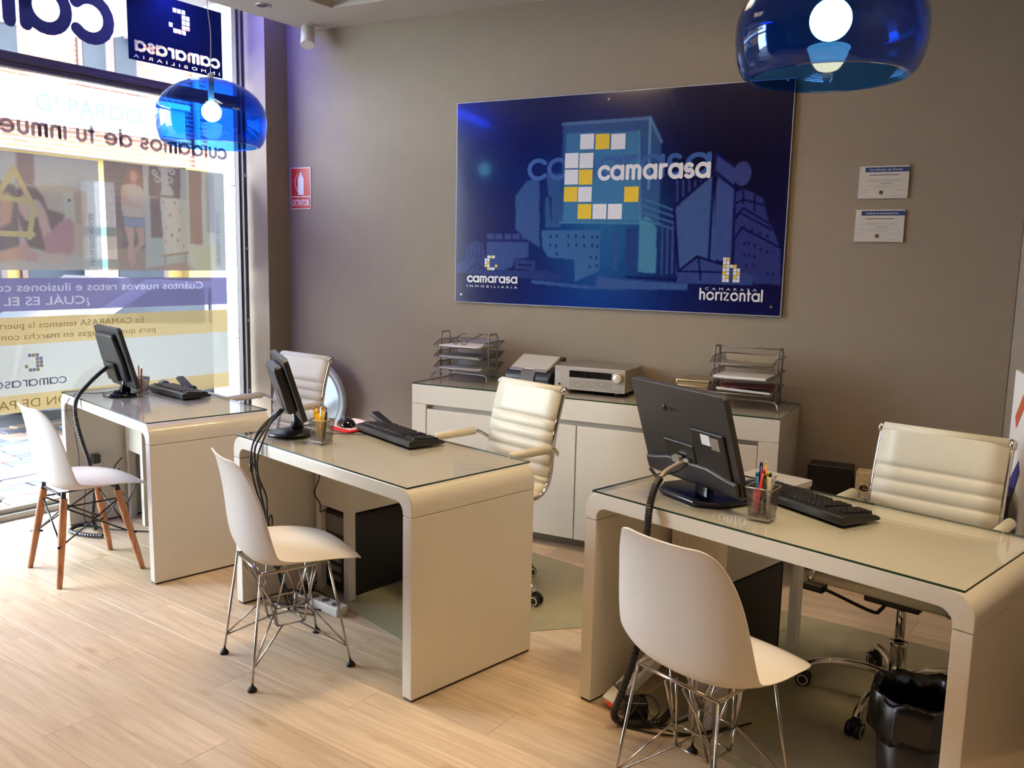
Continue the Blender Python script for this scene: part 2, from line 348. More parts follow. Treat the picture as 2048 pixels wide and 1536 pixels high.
# ------------------------------------------------------------------ room shell
TF = -.145                                    # plank direction
e_a = wp(-.15, 0, -.03); e_b = wp(7.4, 0, -.03)
fl = struct(MB().prism([(e_a.x, e_a.y), (e_b.x, e_b.y), (2.6, -2.6), (2.6, 4.72)], (0, 0, -.12), (1, 0, 0), (0, 1, 0), (0, 0, 1), .108).build('floor', mat('subfloor', (70, 60, 48), .8)))
def plank_mat():
    m = bpy.data.materials.new('bleached_oak_laminate'); m.use_nodes = True; nt = m.node_tree; b = nt.nodes['Principled BSDF']; N = nt.nodes.new; K = nt.links.new
    tc = N('ShaderNodeTexCoord'); oi = N('ShaderNodeObjectInfo'); off = N('ShaderNodeVectorMath'); off.operation = 'SCALE'
    cx = N('ShaderNodeCombineXYZ'); K(oi.outputs['Random'], cx.inputs[0]); K(oi.outputs['Random'], cx.inputs[1]); K(oi.outputs['Random'], cx.inputs[2])
    K(cx.outputs[0], off.inputs[0]); off.inputs['Scale'].default_value = 37
    ad = N('ShaderNodeVectorMath'); K(tc.outputs['Object'], ad.inputs[0]); K(off.outputs[0], ad.inputs[1])
    mp = N('ShaderNodeMapping'); mp.inputs['Scale'].default_value = (1.4, 22, 1); K(ad.outputs[0], mp.inputs[0])
    n1 = N('ShaderNodeTexNoise'); n1.inputs['Scale'].default_value = 1.6; n1.inputs['Detail'].default_value = 6; n1.inputs['Distortion'].default_value = .9; K(mp.outputs[0], n1.inputs[0])
    mp2 = N('ShaderNodeMapping'); mp2.inputs['Scale'].default_value = (2.6, 7, 1); K(ad.outputs[0], mp2.inputs[0])
    vo = N('ShaderNodeTexVoronoi'); vo.inputs['Scale'].default_value = 1.0; K(mp2.outputs[0], vo.inputs[0])
    kr = N('ShaderNodeValToRGB'); kr.color_ramp.elements[0].position = .04; kr.color_ramp.elements[0].color = (1, 1, 1, 1); kr.color_ramp.elements[1].position = .15; kr.color_ramp.elements[1].color = (0, 0, 0, 1); K(vo.outputs['Distance'], kr.inputs[0])
    rp = N('ShaderNodeValToRGB'); rp.color_ramp.elements[0].position = .30; rp.color_ramp.elements[0].color = L3(196, 172, 142); rp.color_ramp.elements[1].position = .70; rp.color_ramp.elements[1].color = L3(224, 204, 176); K(n1.outputs['Fac'], rp.inputs[0])
    mx = N('ShaderNodeMixRGB'); mx.blend_type = 'MULTIPLY'; K(kr.outputs[0], mx.inputs[0]); K(rp.outputs[0], mx.inputs[1]); mx.inputs[2].default_value = (.78, .70, .60, 1)
    hs = N('ShaderNodeHueSaturation'); mr = N('ShaderNodeMapRange'); mr.inputs['To Min'].default_value = .90; mr.inputs['To Max'].default_value = 1.07; K(oi.outputs['Random'], mr.inputs[0]); K(mr.outputs[0], hs.inputs['Value']); K(mx.outputs[0], hs.inputs['Color'])
    K(hs.outputs[0], b.inputs['Base Color']); b.inputs['Roughness'].default_value = .34; b.inputs['Specular IOR Level'].default_value = .45
    return m
PLK = plank_mat()
def chamfer_mesh(name, lx, ly, th, ch, m):
    mb = MB(); a = ch
    mb.add([(0, 0, -th), (lx, 0, -th), (lx, ly, -th), (0, ly, -th), (0, 0, -a), (lx, 0, -a), (lx, ly, -a), (0, ly, -a), (a, a, 0), (lx - a, a, 0), (lx - a, ly - a, 0), (a, ly - a, 0)],
           [(0, 1, 5, 4), (1, 2, 6, 5), (2, 3, 7, 6), (3, 0, 4, 7), (4, 5, 9, 8), (5, 6, 10, 9), (6, 7, 11, 10), (7, 4, 8, 11), (8, 9, 10, 11)])
    return mb.mesh(name, m)
pm = chamfer_mesh('plank', 1.261, .1714, .012, .0006, PLK)
px, py = Vector((math.cos(TF), math.sin(TF), 0)), Vector((-math.sin(TF), math.cos(TF), 0))
for r_ in range(-14, 26):
    sh = (r_ * .471) % 1.262
    for c_ in range(-5, 4):
        O = px * (c_ * 1.262 + sh - .9) + py * (r_ * .172 + .0)
        ce = O + px * .63 + py * .085
        if not (-5.6 < ce.x < 1.6 and -.6 < ce.y < 4.62): continue
        a0 = c_ * 1.262 + sh - .9; lo_ = (W0 + WD * ((D - O.y) / .99)).dot(px) + .02; me_ = pm
        if a0 + 1.2 < lo_: continue
        if a0 < lo_: me_ = chamfer_mesh('plank', a0 + 1.261 - lo_, .1714, .012, .0006, PLK); O = O + px * (lo_ - a0)
        o = bpy.data.objects.new('plank', me_); C.objects.link(o); o.parent = fl; o.location = O; o.rotation_euler.z = TF
ZC = 2.9606
struct(MB().box((-4.10, D, 0), (.21, D + .2, 3.4)).build('wall_back', WALLM))
# stub wall beside the window: splayed reveal and return
sw = [(-4.10, D), (-4.122, 4.385), (-4.49, 4.56), (-4.49, 5.0), (-4.10, 5.0)]
struct(MB().prism(sw, (0, 0, 0), (1, 0, 0), (0, 1, 0), (0, 0, 1), 3.4).build('wall_window_reveal', WALLM))
rw = [(.21, D + .02), (.21 + .13 * 6.8, D - 6.8), (2.4, -2.4), (2.4, D + .2), (.21, D + .2)]
struct(MB().prism(rw, (0, 0, 0), (1, 0, 0), (0, 1, 0), (0, 0, 1), 3.4).build('wall_right', WALLM))
struct(MB().box((-5.6, -2.6, 0), (2.4, -2.4, 3.4)).build('wall_front', WALLM))
struct(MB().box((-6.6, -2.6, 3.25), (2.6, 5.0, 3.4)).build('ceiling', CEILM))
# dropped ceiling: ring around a shallow tray, ends short of the window leaving the lit slot
e0 = (-3.905, D); e1 = (-3.905 + -.1298 / .9915 * 7.1, D - 7.1)
def shape(poly, z0, z1, name, m): return struct(MB().prism(poly, (0, 0, z0), (1, 0, 0), (0, 1, 0), (0, 0, 1), z1 - z0).build(name, m))
tx0, ty1 = -3.43, 4.215
tx1 = tx0 - .1309 * (ty1 + 2.2)
shape([e0, e1, (tx1, -2.4), (tx1, -2.2), (tx0, ty1), (tx0, D)], ZC, 3.25, 'ceiling_border', CEILM)
shape([(tx0, ty1), (tx0, D), (.3, D), (.3, ty1)], ZC, 3.25, 'ceiling_border', CEILM)
shape([(tx0, ty1), (tx1, -2.2), (tx1, -2.4), (2.4, -2.4), (2.4, ty1)], ZC + .035, 3.25, 'ceiling_tray', CEILM)
def wbox(mb, s0, s1, z0, z1, o0, o1, mi=0):
    vs = [wp(s, z, o) for z in (z0, z1) for s, o in ((s0, o0), (s1, o0), (s1, o1), (s0, o1))]
    return mb.add(vs, [(0, 1, 2, 3), (4, 7, 6, 5), (0, 4, 5, 1), (1, 5, 6, 2), (2, 6, 7, 3), (3, 7, 4, 0)], mi)
LEDM = mat('led_blue', (30, 60, 255), .4, noise=0, emit=(20, 60, 255), es=22)
t = thing('led_strip', 'blue LED strip in the slot between the dropped ceiling and the shop window, plus an added unseen strip at the window head', 'led strip'); mb = MB()
vs = [wp(s, z, o) for z in (3.19, 3.20) for s, o in ((.15, .50), (4.3, .50), (4.3, .52), (.15, .52))]
mb.add(vs, [(0, 1, 2, 3), (4, 7, 6, 5), (0, 4, 5, 1), (1, 5, 6, 2), (2, 6, 7, 3), (3, 7, 4, 0)]).build('light_strip', LEDM, t)
mb = MB(); wbox(mb, 2.7, 4.3, 3.0, 3.07, .125, .15); mb.build('light_strip', LEDM, t)  # added strip out of view, only to give the poster a blue reflection
vs = [wp(s, z, o) for z in (3.20, 3.215) for s, o in ((.14, .49), (4.31, .49), (4.31, .53), (.14, .53))]
MB().add(vs, [(0, 1, 2, 3), (4, 7, 6, 5), (0, 4, 5, 1), (1, 5, 6, 2), (2, 6, 7, 3), (3, 7, 4, 0)]).build('profile', SILVER, t)
# recessed spot, sensor
t = thing('ceiling_spotlight', 'small round recessed spotlight in the ceiling beside the window', 'ceiling light', (-3.763, 4.003, ZC))
MB().lathe([(.047, 0), (.047, -.004), (.034, -.006), (.030, .0)], n=28).build('trim_ring', SILVER, t)
MB().lathe([(.030, -.001), (.020, -.003), (.001, -.004)], n=24).build('lens', DGREY, t)
t = thing('surveillance_camera', 'white cylindrical camera hanging from the ceiling in the back left corner', 'camera', (-3.80, 4.44, ZC))
MB().cyl((0, 0, 0), (0, 0, -.018), .035).build('mount', PLAST, t)
MB().tube([(0, 0, -.015), (.0, -.005, -.04)], .014).build('neck', PLAST, t)
dv = Vector((.28, -.35, -.9)).normalized()
MB().tube([Vector((-.01, 0, -.02)), Vector((-.01, 0, -.02)) + dv * .13], [.040, .043], 20).build('housing', PLAST, t)
# ------------------------------------------------------------------ shop window
win = thing('window_1', 'tall shop window with dark aluminium frame covering the left wall', 'window'); win['kind'] = 'structure'
del win['category']
WEND = 3.5
wbox(MB(), -.01, .035, 0, 3.25, -.03, .06).build('frame_jamb', ALUM, win, bevel=.004)
wbox(MB(), .03, .05, .05, 3.25, .005, .03).build('glazing_bead', ALUM, win)
wbox(MB(), WEND, WEND + .06, 0, 3.25, -.03, .06).build('frame_jamb', ALUM, win)
wbox(MB(), .03, WEND, 0, .034, -.03, .07).build('frame_sill', ALUML, win, bevel=.004)
wbox(MB(), .03, WEND, .034, .062, -.02, .03).build('frame_rail', ALUML, win, bevel=.003)
wbox(MB(), .03, WEND, 3.19, 3.25, -.03, .04).build('frame_head', ALUM, win)
tb = MB(); wbox(tb, .03, WEND, 2.500, 2.58, -.02, .035); wbox(tb, .03, WEND, 2.527, 2.553, .035, .041); tb.build('transom', ALUM, win, bevel=.004)
wbox(MB(), .03, WEND, .055, 2.51, -.004, .004).build('pane', GLASS, win)
wbox(MB(), .03, WEND, 2.57, 3.20, -.004, .004).build('pane', GLASS, win)
for z in (.55, 1.05, 1.55, 2.05): wbox(MB(), .012, .027, z, z + .02, .06, .066).build('hinge_plate', mat('light_plastic', (160, 156, 150), .5), win)
struct(wbox(MB(), WEND + .05, 7.6, 0, 3.4, -.1, .1).build('wall_window', WALLM))
# outer stone jamb
t = struct(wbox(MB(), -.8, -.03, -.12, 4.6, -.42, -.03).build('wall_exterior', mat('granite', (232, 236, 244), .8, noise=.14, scale=120, bump=.3)))
for k, z in enumerate((-.1, .93, 1.42, 1.99, 2.55, 3.3)):
    z1 = (.93, 1.42, 1.99, 2.55, 3.3, 4.4)[k]
    wbox(MB(), -.028, .036, z + .004, z1 - .004, -.135, -.032).build('stone_block', MATS['granite'], t, bevel=.004)
wbox(MB(), -.8, WEND + 1, 3.27, 4.7, -.42, -.05).build('stone_block', MATS['granite'], t)
# ---- window films
PROP = film_mat('printed_film'); NAVY = mat('navy_vinyl', (26, 34, 66), .5, noise=.03)
def WX_(s, z): return wp(s, z, .0075)
def wquad(name, s0, s1, z0, z1, m, parent, off=.0075):
    n = 6; mb = MB(); mb.add([wp(s0 + (s1 - s0) * i / n, z, off) for i in range(n + 1) for z in (z0, z1)], [(2 * i, 2 * i + 2, 2 * i + 3, 2 * i + 1) for i in range(n)])
    return mb.build(name, m, parent, recalc=False)
GLT = film_mat('grey_vinyl_lettering', (132, 118, 122), .35, .6, .3); GL2 = film_mat('dark_print', (150, 152, 176), .5, .6, 1)
GL3 = film_mat('tan_print', (176, 160, 120), .5, .6, 1)
def wletters(s, z, xh, txt, parent, m, sw, gap):
    G = glyphs(sw); x = 0
    for ch in txt:
        mb = MB(); stroke_text(mb, ch, wp(s + x * xh, z, .0095), WD, Vector((0, 0, 1)), xh, sw, gap); mb.build('letter', m, parent, recalc=False); x += G[ch][1] + gap
def wstroke(s, z, xh, txt, parent, m, width, sw=.19, gap=.12, off=.0095, space=.5):
    mb = MB(); stroke_text(mb, txt, wp(s, z, off), WD, Vector((0, 0, 1)), xh, sw, gap, width, space); return mb.build('lettering', m, parent, recalc=False)
def wtext(name, txt, s, z, size, parent, m, width=None, bold=.0, spacing=1, off=.0095, vert=False):
    mb = MB()
    if vert: put_text(mb, txt, wp(s, z, off), Vector((0, 0, 1)), -WD, WN, size=size, width=width, bold=bold, spacing=spacing, lift=0)
    else: put_text(mb, txt, wp(s, z, off), WD, Vector((0, 0, 1)), WN, size=size, width=width, bold=bold, spacing=spacing, lift=0)
    return mb.build(name, m, parent, recalc=False)
FILMEND = 2.1
# purple band
t = thing('window_decal', 'purple translucent band with white mirrored lettering across the shop window', 'window decal')
XX, YY = Vector((1, 0, 0)), Vector((0, 1, 0))
cv = Canvas(wp(.155, 1.175, .0075), WD, (0, 0, 1), FILMEND - .155, .185, .0026, (152, 147, 190))
mb = MB(); put_text(mb, 'Cuántos nuevos retos e ilusiones comienzan', (.19, .111, 0), XX, YY, XX.cross(YY), size=.068, width=1.62, lift=0, bold=.0006)
put_text(mb, '¿CUÁL ES EL TUYO?', (.98, .032, 0), XX, YY, XX.cross(YY), size=.068, width=.80, lift=0, bold=.0006)
cv.stamp(mb, (226, 224, 240)); cv.build('film', film_mat('printed_film'), t)
# yellow / white panel
t = thing('window_decal', 'yellow and white translucent panel low on the shop window with grey mirrored text', 'window decal')
YF = film_mat('yellow_film', (238, 214, 158), .1, .6); WF = film_mat('white_film', (236, 238, 228), .08, .6)
wquad('film', .155, FILMEND, .985, 1.14, YF, t); wquad('film', .155, FILMEND, .70, .985, WF, t); wquad('film', .155, FILMEND, .598, .70, YF, t)
wtext('lettering', 'En CAMARASA tenemos la puerta abierta', .79, 1.077, .052, t, GL3, width=1.10)
wtext('lettering', 'para que los hagas en marcha con la mejor', .71, 1.014, .052, t, GL3, width=1.20)
wstroke(1.30, .742, .042, 'camarasa', t, GL2, .41, .17)
wtext('lettering', 'GESTIÓN DE PATRIMONIO', 1.07, .622, .072, t, GL3, width=1.05)
lg = MB(); lgy = MB(); LOGO = ((1, 4, 0), (2, 4, 1), (3, 4, 0), (0, 3, 0), (1, 3, 0), (0, 2, 0), (1, 2, 1), (0, 1, 1), (1, 1, 0), (4, 1, 1), (1, 0, 1), (2, 0, 0), (3, 0, 0))
def sq(mb, O, X, Y, a, b, s, g=.12): mb.add([Vector(O) + Vector(X) * (a + (g / 2 if i in (0, 3) else 1 - g / 2)) * s + Vector(Y) * (b + (g / 2 if i < 2 else 1 - g / 2)) * s for i in range(4)], [(0, 1, 2, 3)])
for a, b, y in LOGO: sq(lgy if y else lg, wp(1.432, .826, .0095), WD, (0, 0, 1), a, b, .021)
stuff(lg.build('small_logo_squares', GL2, t, recalc=False)); stuff(lgy.build('small_logo_squares', GL3, t, recalc=False))
# navy logo panel high on the window (letters cut out as pale film)
t = thing('window_decal', 'navy blue logo panel with mirrored white lettering at the top right of the shop window', 'window decal')
cv = Canvas(wp(.145, 2.683, .0075), WD, (0, 0, 1), .675, .422, .0024, (22, 30, 62))
mb = MB(); stroke_text(mb, 'camarasa', (.018, .055, 0), XX, YY, .066, .25, .10, .615)
put_text(mb, 'INMOBILIARIA', (.023, .016, 0), XX, YY, XX.cross(YY), size=.028, width=.62, spacing=1.9, lift=0)
for a, b, y in LOGO: sq(mb, (.24, .217, 0), XX, YY, a, b, .031)
cv.stamp(mb, (255, 252, 246), .95); cv.build('film', film_mat('navy_film', None, 0, .3, .35, True), t)
t = thing('window_decal', 'huge dark blue mirrored letters along the top of the shop window', 'window decal')
wletters(.905, 2.715, .295, 'camarasa', t, NAVY, .235, .065)
t = thing('window_decal', 'single line of grey mirrored lettering in the middle of the shop window', 'window decal')
wstroke(.127, 2.150, .078, 'cuidamos de tu inmueble', t, GLT, 1.70, .235, .12, space=.5)
# photo print 1 : couple with a folding-rule house (left)
def film_photo(pl, pr, zb, zt, base, res=.006):
    # origin at the picture's left (large s) running right
    return Canvas(wp(pl, zb, .0075), -WD, (0, 0, 1), pl - pr, zt - zb, res, base)
def W2(cv_pl, zb):
    def f(x, y): s, z = on_win(x, y); return (cv_pl - s, z - zb)
    return f
PL1, ZB = 2.45, 1.405
cv = film_photo(PL1, 1.045, ZB, 2.052, (196, 192, 186)); q = W2(PL1, ZB)
P = lambda pts: [q(*a) for a in pts]
Z1 = lambda pts: P([(x * 200 / 1182, 300 + y * 260 / 1536) for x, y in pts])
cv.poly(Z1([(180, 0), (390, 30), (400, 420), (190, 400)]), (150, 122, 118), 1, 2)
cv.poly(Z1([(390, 420), (830, 420), (1020, 520), (1040, 1260), (500, 1260), (400, 900)]), (196, 176, 150), 1, 2)
cv.poly(Z1([(740, 490), (860, 490), (890, 870), (760, 860)]), (206, 196, 168), 1, 1)
cv.poly(Z1([(860, 490), (1000, 490), (1010, 880), (890, 880)]), (190, 160, 130), 1, 1)
cv.poly(Z1([(-600, 1330), (1050, 1250), (1050, 1440), (-600, 1440)]), (196, 184, 172), 1, 2)
cv.poly(Z1([(-600, 400), (0, 370), (180, 420), (230, 1200), (-600, 1200)]), (120, 104, 106), 1, 3)
cv.poly(Z1([(-250, 500), (100, 500), (150, 640), (120, 860), (0, 920), (-200, 800)]), (196, 150, 128), 1, 3)
cv.poly(Z1([(0, 1200), (250, 1120), (300, 1290), (-100, 1330)]), (204, 156, 130), 1, 2)
cv.poly(Z1([(170, 480), (260, 410), (400, 430), (500, 540), (560, 700), (760, 760), (700, 1000), (560, 1200), (330, 1150), (230, 900), (200, 700)]), (124, 98, 88), 1, 3)
cv.poly(Z1([(190, 580), (290, 510), (360, 560), (390, 700), (360, 840), (290, 830), (220, 720)]), (206, 170, 146), 1, 2)
cv.poly(Z1([(370, 580), (440, 580), (520, 700), (600, 960), (640, 1200), (560, 1240), (480, 960), (430, 780)]), (208, 168, 148), 1, 2)
cv.poly(Z1([(500, 1010), (600, 960), (680, 860), (820, 790), (870, 900), (870, 1180), (780, 1260), (560, 1240)]), (188, 136, 134), 1, 2)
cv.poly(Z1([(230, 1030), (330, 1160), (470, 1230), (440, 1320), (300, 1310), (240, 1180)]), (200, 150, 140), 1, 2)
cv.poly(Z1([(450, 1240), (760, 1220), (800, 1300), (700, 1350), (450, 1330)]), (208, 180, 158), 1, 2)
for a_ in ([(-60, 560), (90, 330), (150, 210)], [(150, 210), (330, 560), (420, 760)], [(-200, 520), (330, 610)], [(380, 740), (340, 1030)], [(-300, 970), (380, 1000)]):
    cv.line(Z1(a_), .030, (206, 186, 118), 1)
cv.blob(*Z1([(810, 595)])[0], .012, .012, (70, 70, 66))
cv.poly(Z1([(1020, 400), (1140, 400), (1160, 1440), (1050, 1440)]), (206, 204, 200), 1, 1)
cv.noise(2.0, 1, 3); cv.c = cv.c * .66 + 70
t = thing('window_photo_print', 'faded window film photo of two people behind a yellow folding ruler house', 'window picture')
cv.build('printed_film', PROP, t)
wtext('lettering', 'UN NUEVO HOGAR', 1.122, 1.435, .044, t, GL2, width=.31, vert=True)
# photo print 2 : woman standing by a shop door
PL2 = 1.012
cv = film_photo(PL2, .158, ZB, 2.060, (196, 196, 186)); q = W2(PL2, ZB); P = lambda pts: [q(*a) for a in pts]
Z2 = lambda pts: P([(190 + x * 290 / 1782, 310 + y * 250 / 1536) for x, y in pts])
cv.poly(Z2([(40, 40), (600, 100), (620, 1200), (60, 1200)]), (134, 114, 106), 1, 2)
for r_ in range(9):
    for c_ in range(6):
        x, y = 100 + c_ * 90 + (r_ % 2) * 40, 110 + r_ * 85 + c_ * 6; cv.poly(Z2([(x, y), (x + 70, y + 6), (x + 70, y + 60), (x, y + 54)]), (146, 126, 118), .55, 1)
cv.poly(Z2([(60, 1150), (620, 1150), (620, 1450), (60, 1450)]), (176, 146, 122), 1, 2)
cv.poly(Z2([(110, 900), (330, 900), (330, 1150), (150, 1150)]), (152, 126, 106), 1, 2)
cv.poly(Z2([(570, 90), (650, 100), (690, 1440), (620, 1440)]), (196, 194, 180), 1, 1)
cv.poly(Z2([(640, 100), (1130, 140), (1150, 1440), (690, 1440)]), (190, 194, 178), 1, 2)
cv.poly(Z2([(650, 100), (1040, 140), (1040, 530), (650, 500)]), (128, 108, 100), 1, 1)
cv.poly(Z2([(660, 520), (800, 520), (830, 1020), (680, 1020)]), (140, 112, 100), 1, 1)
cv.poly(Z2([(1140, 180), (1300, 190), (1320, 1110), (1160, 1090)]), (150, 118, 108), 1, 1)
cv.poly(Z2([(1300, 190), (1360, 200), (1380, 1440), (1320, 1440)]), (192, 194, 184), 1, 1)
cv.poly(Z2([(1350, 230), (1450, 240), (1470, 960), (1370, 950)]), (160, 156, 158), 1, 3)
cv.poly(Z2([(800, 440), (900, 360), (950, 440), (960, 500), (790, 490)]), (196, 190, 186), 1, 1)
cv.line(Z2([(840, 180), (850, 420)]), .05, (196, 192, 186))
for cx_, cy_, rr_ in ((760, 290, 40), (720, 210, 35), (910, 300, 40), (940, 200, 36), (800, 160, 30), (880, 170, 30)):
    cv.line(Z2([(cx_ + rr_ * math.cos(k * .5) * (1 - k * .05), cy_ + rr_ * 1.3 * math.sin(k * .5) * (1 - k * .05)) for k in range(15)]), .008, (206, 202, 194))
cv.poly(Z2([(790, 530), (1120, 560), (1150, 1200), (850, 1230)]), (216, 208, 188), 1, 1)
for x, y, c_ in ((830, 580, (206, 160, 120)), (915, 740, (200, 110, 100)), (1040, 690, (210, 190, 110)), (870, 890, (200, 170, 130)), (1030, 920, (160, 130, 110)), (940, 990, (120, 110, 100)), (1080, 1120, (206, 180, 120)), (860, 1060, (206, 160, 130)), (970, 590, (150, 130, 120)), (1010, 1050, (140, 120, 110))):
    cv.blob(*Z2([(x, y)])[0], .012, .016, c_, .9)
cv.line(Z2([(830, 1240), (1140, 1200)]), .014, (176, 140, 108)); cv.line(Z2([(860, 1240), (850, 1400)]), .012, (180, 150, 120)); cv.line(Z2([(1110, 1210), (1110, 1330)]), .012, (180, 150, 120))
cv.poly(Z2([(620, 1390), (1100, 1310), (1250, 1440), (620, 1440)]), (184, 150, 132), 1, 2)
cv.poly(Z2([(1180, 1150), (1500, 1100), (1560, 1440), (1250, 1440)]), (196, 198, 160), .8, 3)
# the woman
cv.poly(Z2([(380, 190), (440, 150), (520, 170), (560, 260), (570, 400), (500, 380), (420, 330), (370, 370), (350, 320)]), (176, 120, 96), 1, 2)
cv.poly(Z2([(420, 220), (450, 190), (490, 210), (510, 270), (480, 340), (440, 330)]), (214, 172, 148), 1, 1)
cv.poly(Z2([(320, 370), (430, 350), (520, 370), (590, 430), (610, 640), (600, 780), (330, 750), (320, 600)]), (214, 190, 168), 1, 1)
cv.poly(Z2([(310, 420), (360, 400), (400, 560), (600, 640), (590, 670), (380, 620), (320, 600)]), (216, 172, 142), 1, 1)
cv.poly(Z2([(340, 760), (600, 790), (610, 890), (490, 880), (440, 900), (350, 860)]), (148, 158, 172), 1, 1)
cv.poly(Z2([(350, 870), (480, 900), (470, 1100), (460, 1330), (400, 1300), (400, 1060)]), (212, 170, 148), 1, 1)
cv.poly(Z2([(490, 890), (600, 890), (600, 1100), (500, 1210), (480, 1380), (430, 1370), (460, 1180), (530, 1070)]), (206, 160, 138), 1, 1)
cv.poly(Z2([(1480, 210), (1620, 220), (1640, 1440), (1500, 1440)]), (196, 196, 188), 1, 1)
cv.noise(2.0, 1, 4); cv.c = cv.c * .66 + 70
t = thing('window_photo_print', 'faded window film photo of a woman with crossed arms by a shop door', 'window picture')
cv.build('printed_film', PROP, t)
wtext('lettering', 'UN NUEVO NEGOCIO', .232, 1.44, .044, t, GL2, width=.36, vert=True)
# ------------------------------------------------------------------ outside
def stone_mat():
    m = mat('paving_stone', (168, 170, 178), .35, noise=.0); nt = m.node_tree; b = nt.nodes['Principled BSDF']; N = nt.nodes.new
    oi = N('ShaderNodeObjectInfo'); r = N('ShaderNodeValToRGB'); e = r.color_ramp.elements; e[0].color = L3(78, 80, 92); e[1].color = L3(160, 156, 156)
    x = e.new(.5); x.color = L3(120, 126, 142); x = e.new(.8); x.color = L3(160, 126, 106)
    tc = N('ShaderNodeTexCoord'); no = N('ShaderNodeTexNoise'); no.inputs['Scale'].default_value = 9; no.inputs['Detail'].default_value = 5
    nt.links.new(tc.outputs['Object'], no.inputs[0]); ad = N('ShaderNodeMath'); ad.operation = 'ADD'; mu = N('ShaderNodeMath'); mu.operation = 'MULTIPLY_ADD'; mu.inputs[1].default_value = 1.2; mu.inputs[2].default_value = -.6
    nt.links.new(no.outputs['Fac'], mu.inputs[0]); nt.links.new(mu.outputs[0], ad.inputs[0]); nt.links.new(oi.outputs['Random'], ad.inputs[1]); nt.links.new(ad.outputs[0], r.inputs[0]); nt.links.new(r.outputs[0], b.inputs['Base Color'])
    bp = N('ShaderNodeBump'); bp.inputs['Strength'].default_value = .5; bp.inputs['Distance'].default_value = .01; nt.links.new(no.outputs['Fac'], bp.inputs['Height']); nt.links.new(bp.outputs[0], b.inputs['Normal'])
    return m
STO = stone_mat()
st = struct(wbox(MB(), -16, 12, -.30, -.145, -12, -.05).build('street_ground', mat('street_bed', (96, 96, 104), .8, noise=.2)))
sms = [chamfer_mesh('paving_stone', .23 + .03 * k, .15 + .02 * (k % 2), .03, .008, STO) for k in range(3)]
cnt = 0
for a in range(26):
    x = 0.0
    s_ = -2.4 + (a % 2) * .1
    while s_ < 2.4 and cnt < 290:
        k = R.randrange(3); wdt = .24 + .03 * k
        P_ = wp(s_, -.12, -.47 - a * .18)
        sx_ = (W0 + WD * s_)
        o = bpy.data.objects.new('paving_stone', sms[k]); C.objects.link(o); o.parent = st; o.location = P_ + Vector((0, 0, R.uniform(-.006, .004)))
        o.rotation_euler = (R.uniform(-.01, .01), R.uniform(-.01, .01), WA - PI / 2 + R.uniform(-.03, .03) ); s_ += wdt + .012; cnt += 1
# facade across the street, a real building 7 m away
BO = -7.0
def brick_mat():
    m = mat('brick_facade', (190, 140, 120), .9, noise=0); nt = m.node_tree; b = nt.nodes['Principled BSDF']; N = nt.nodes.new
    tc = N('ShaderNodeTexCoord'); sx = N('ShaderNodeSeparateXYZ'); cb = N('ShaderNodeCombineXYZ'); ad = N('ShaderNodeMath'); ad.operation = 'ADD'
    nt.links.new(tc.outputs['Object'], sx.inputs[0]); nt.links.new(sx.outputs[1], cb.inputs[0]); nt.links.new(sx.outputs[2], cb.inputs[1])
    br = N('ShaderNodeTexBrick'); br.inputs['Scale'].default_value = 1; br.inputs['Brick Width'].default_value = .25; br.inputs['Row Height'].default_value = .065; br.inputs['Mortar Size'].default_value = .012
    br.inputs['Color1'].default_value = L3(134, 78, 58); br.inputs['Color2'].default_value = L3(118, 66, 50); br.inputs['Mortar'].default_value = L3(158, 140, 124)
    nt.links.new(cb.outputs[0], br.inputs[0]); nt.links.new(br.outputs[0], b.inputs['Base Color']); return m
BR = brick_mat()
bl = thing('building', 'brick building with a white shop sign across the street', 'building')
DW = mat('dark_window_wood', (58, 38, 36), .6, noise=.1); BGL = mat('dark_window_pane', (30, 34, 42), .5, noise=.2, scale=3, spec=.15)
WST = mat('white_stucco', (160, 158, 156), .7, noise=.03)
wbox(MB(), -9, 4, 2.85, 6.7, BO - .4, BO).build('brick_wall', BR, bl)
wbox(MB(), -9, 4, 6.7, 6.95, BO - .5, BO + .4).build('cornice', WST, bl)
wbox(MB(), -9, 4, -.145, 2.85, BO - .4, BO - .2).build('ground_floor_wall', mat('ochre_wall', (110, 90, 44), .8, noise=.1, scale=3), bl)
wbox(MB(), -9, -4.4, -.145, 2.85, BO - .2, BO - .02).build('ground_floor_pier', mat('olive_wall', (112, 94, 50), .8, noise=.06), bl)
for (s0, s1, z0, z1, kind) in ((-2.3, .1, 3.95, 5.4, 0), (-3.65, -2.72, 3.90, 4.9, 1), (-7.3, -5.5, 3.9, 5.2, 1), (.8, 2.2, 3.95, 5.4, 0)):
    if kind == 0: s0, s1 = s0 + .32, s1 + .4
    f = wbox(MB(), s0, s1, z0, z1, BO + .0, BO + .05).build('window', DW, bl)
    ms = 3 if kind else 1
    for k in range(2):
        a = s0 + .07 + k * (s1 - s0) / 2; b = a + (s1 - s0) / 2 - .14
        wbox(MB(), a, b, z0 + .08, z1 - .08, BO + .05, BO + .06).build('pane', BGL, f)
    if kind == 0:
        sb_ = MB()
        for k in range(14): wbox(sb_, s0 + .05, s1 - .05, z0 + .45 + k * .068, z0 + .50 + k * .068, BO + .06, BO + .085)
        stuff(sb_.build('shutter_slats', WST, f))
    wbox(MB(), s0 - .1, s1 + .1, z0 - .09, z0, BO, BO + .1).build('window_ledge', WST, bl)
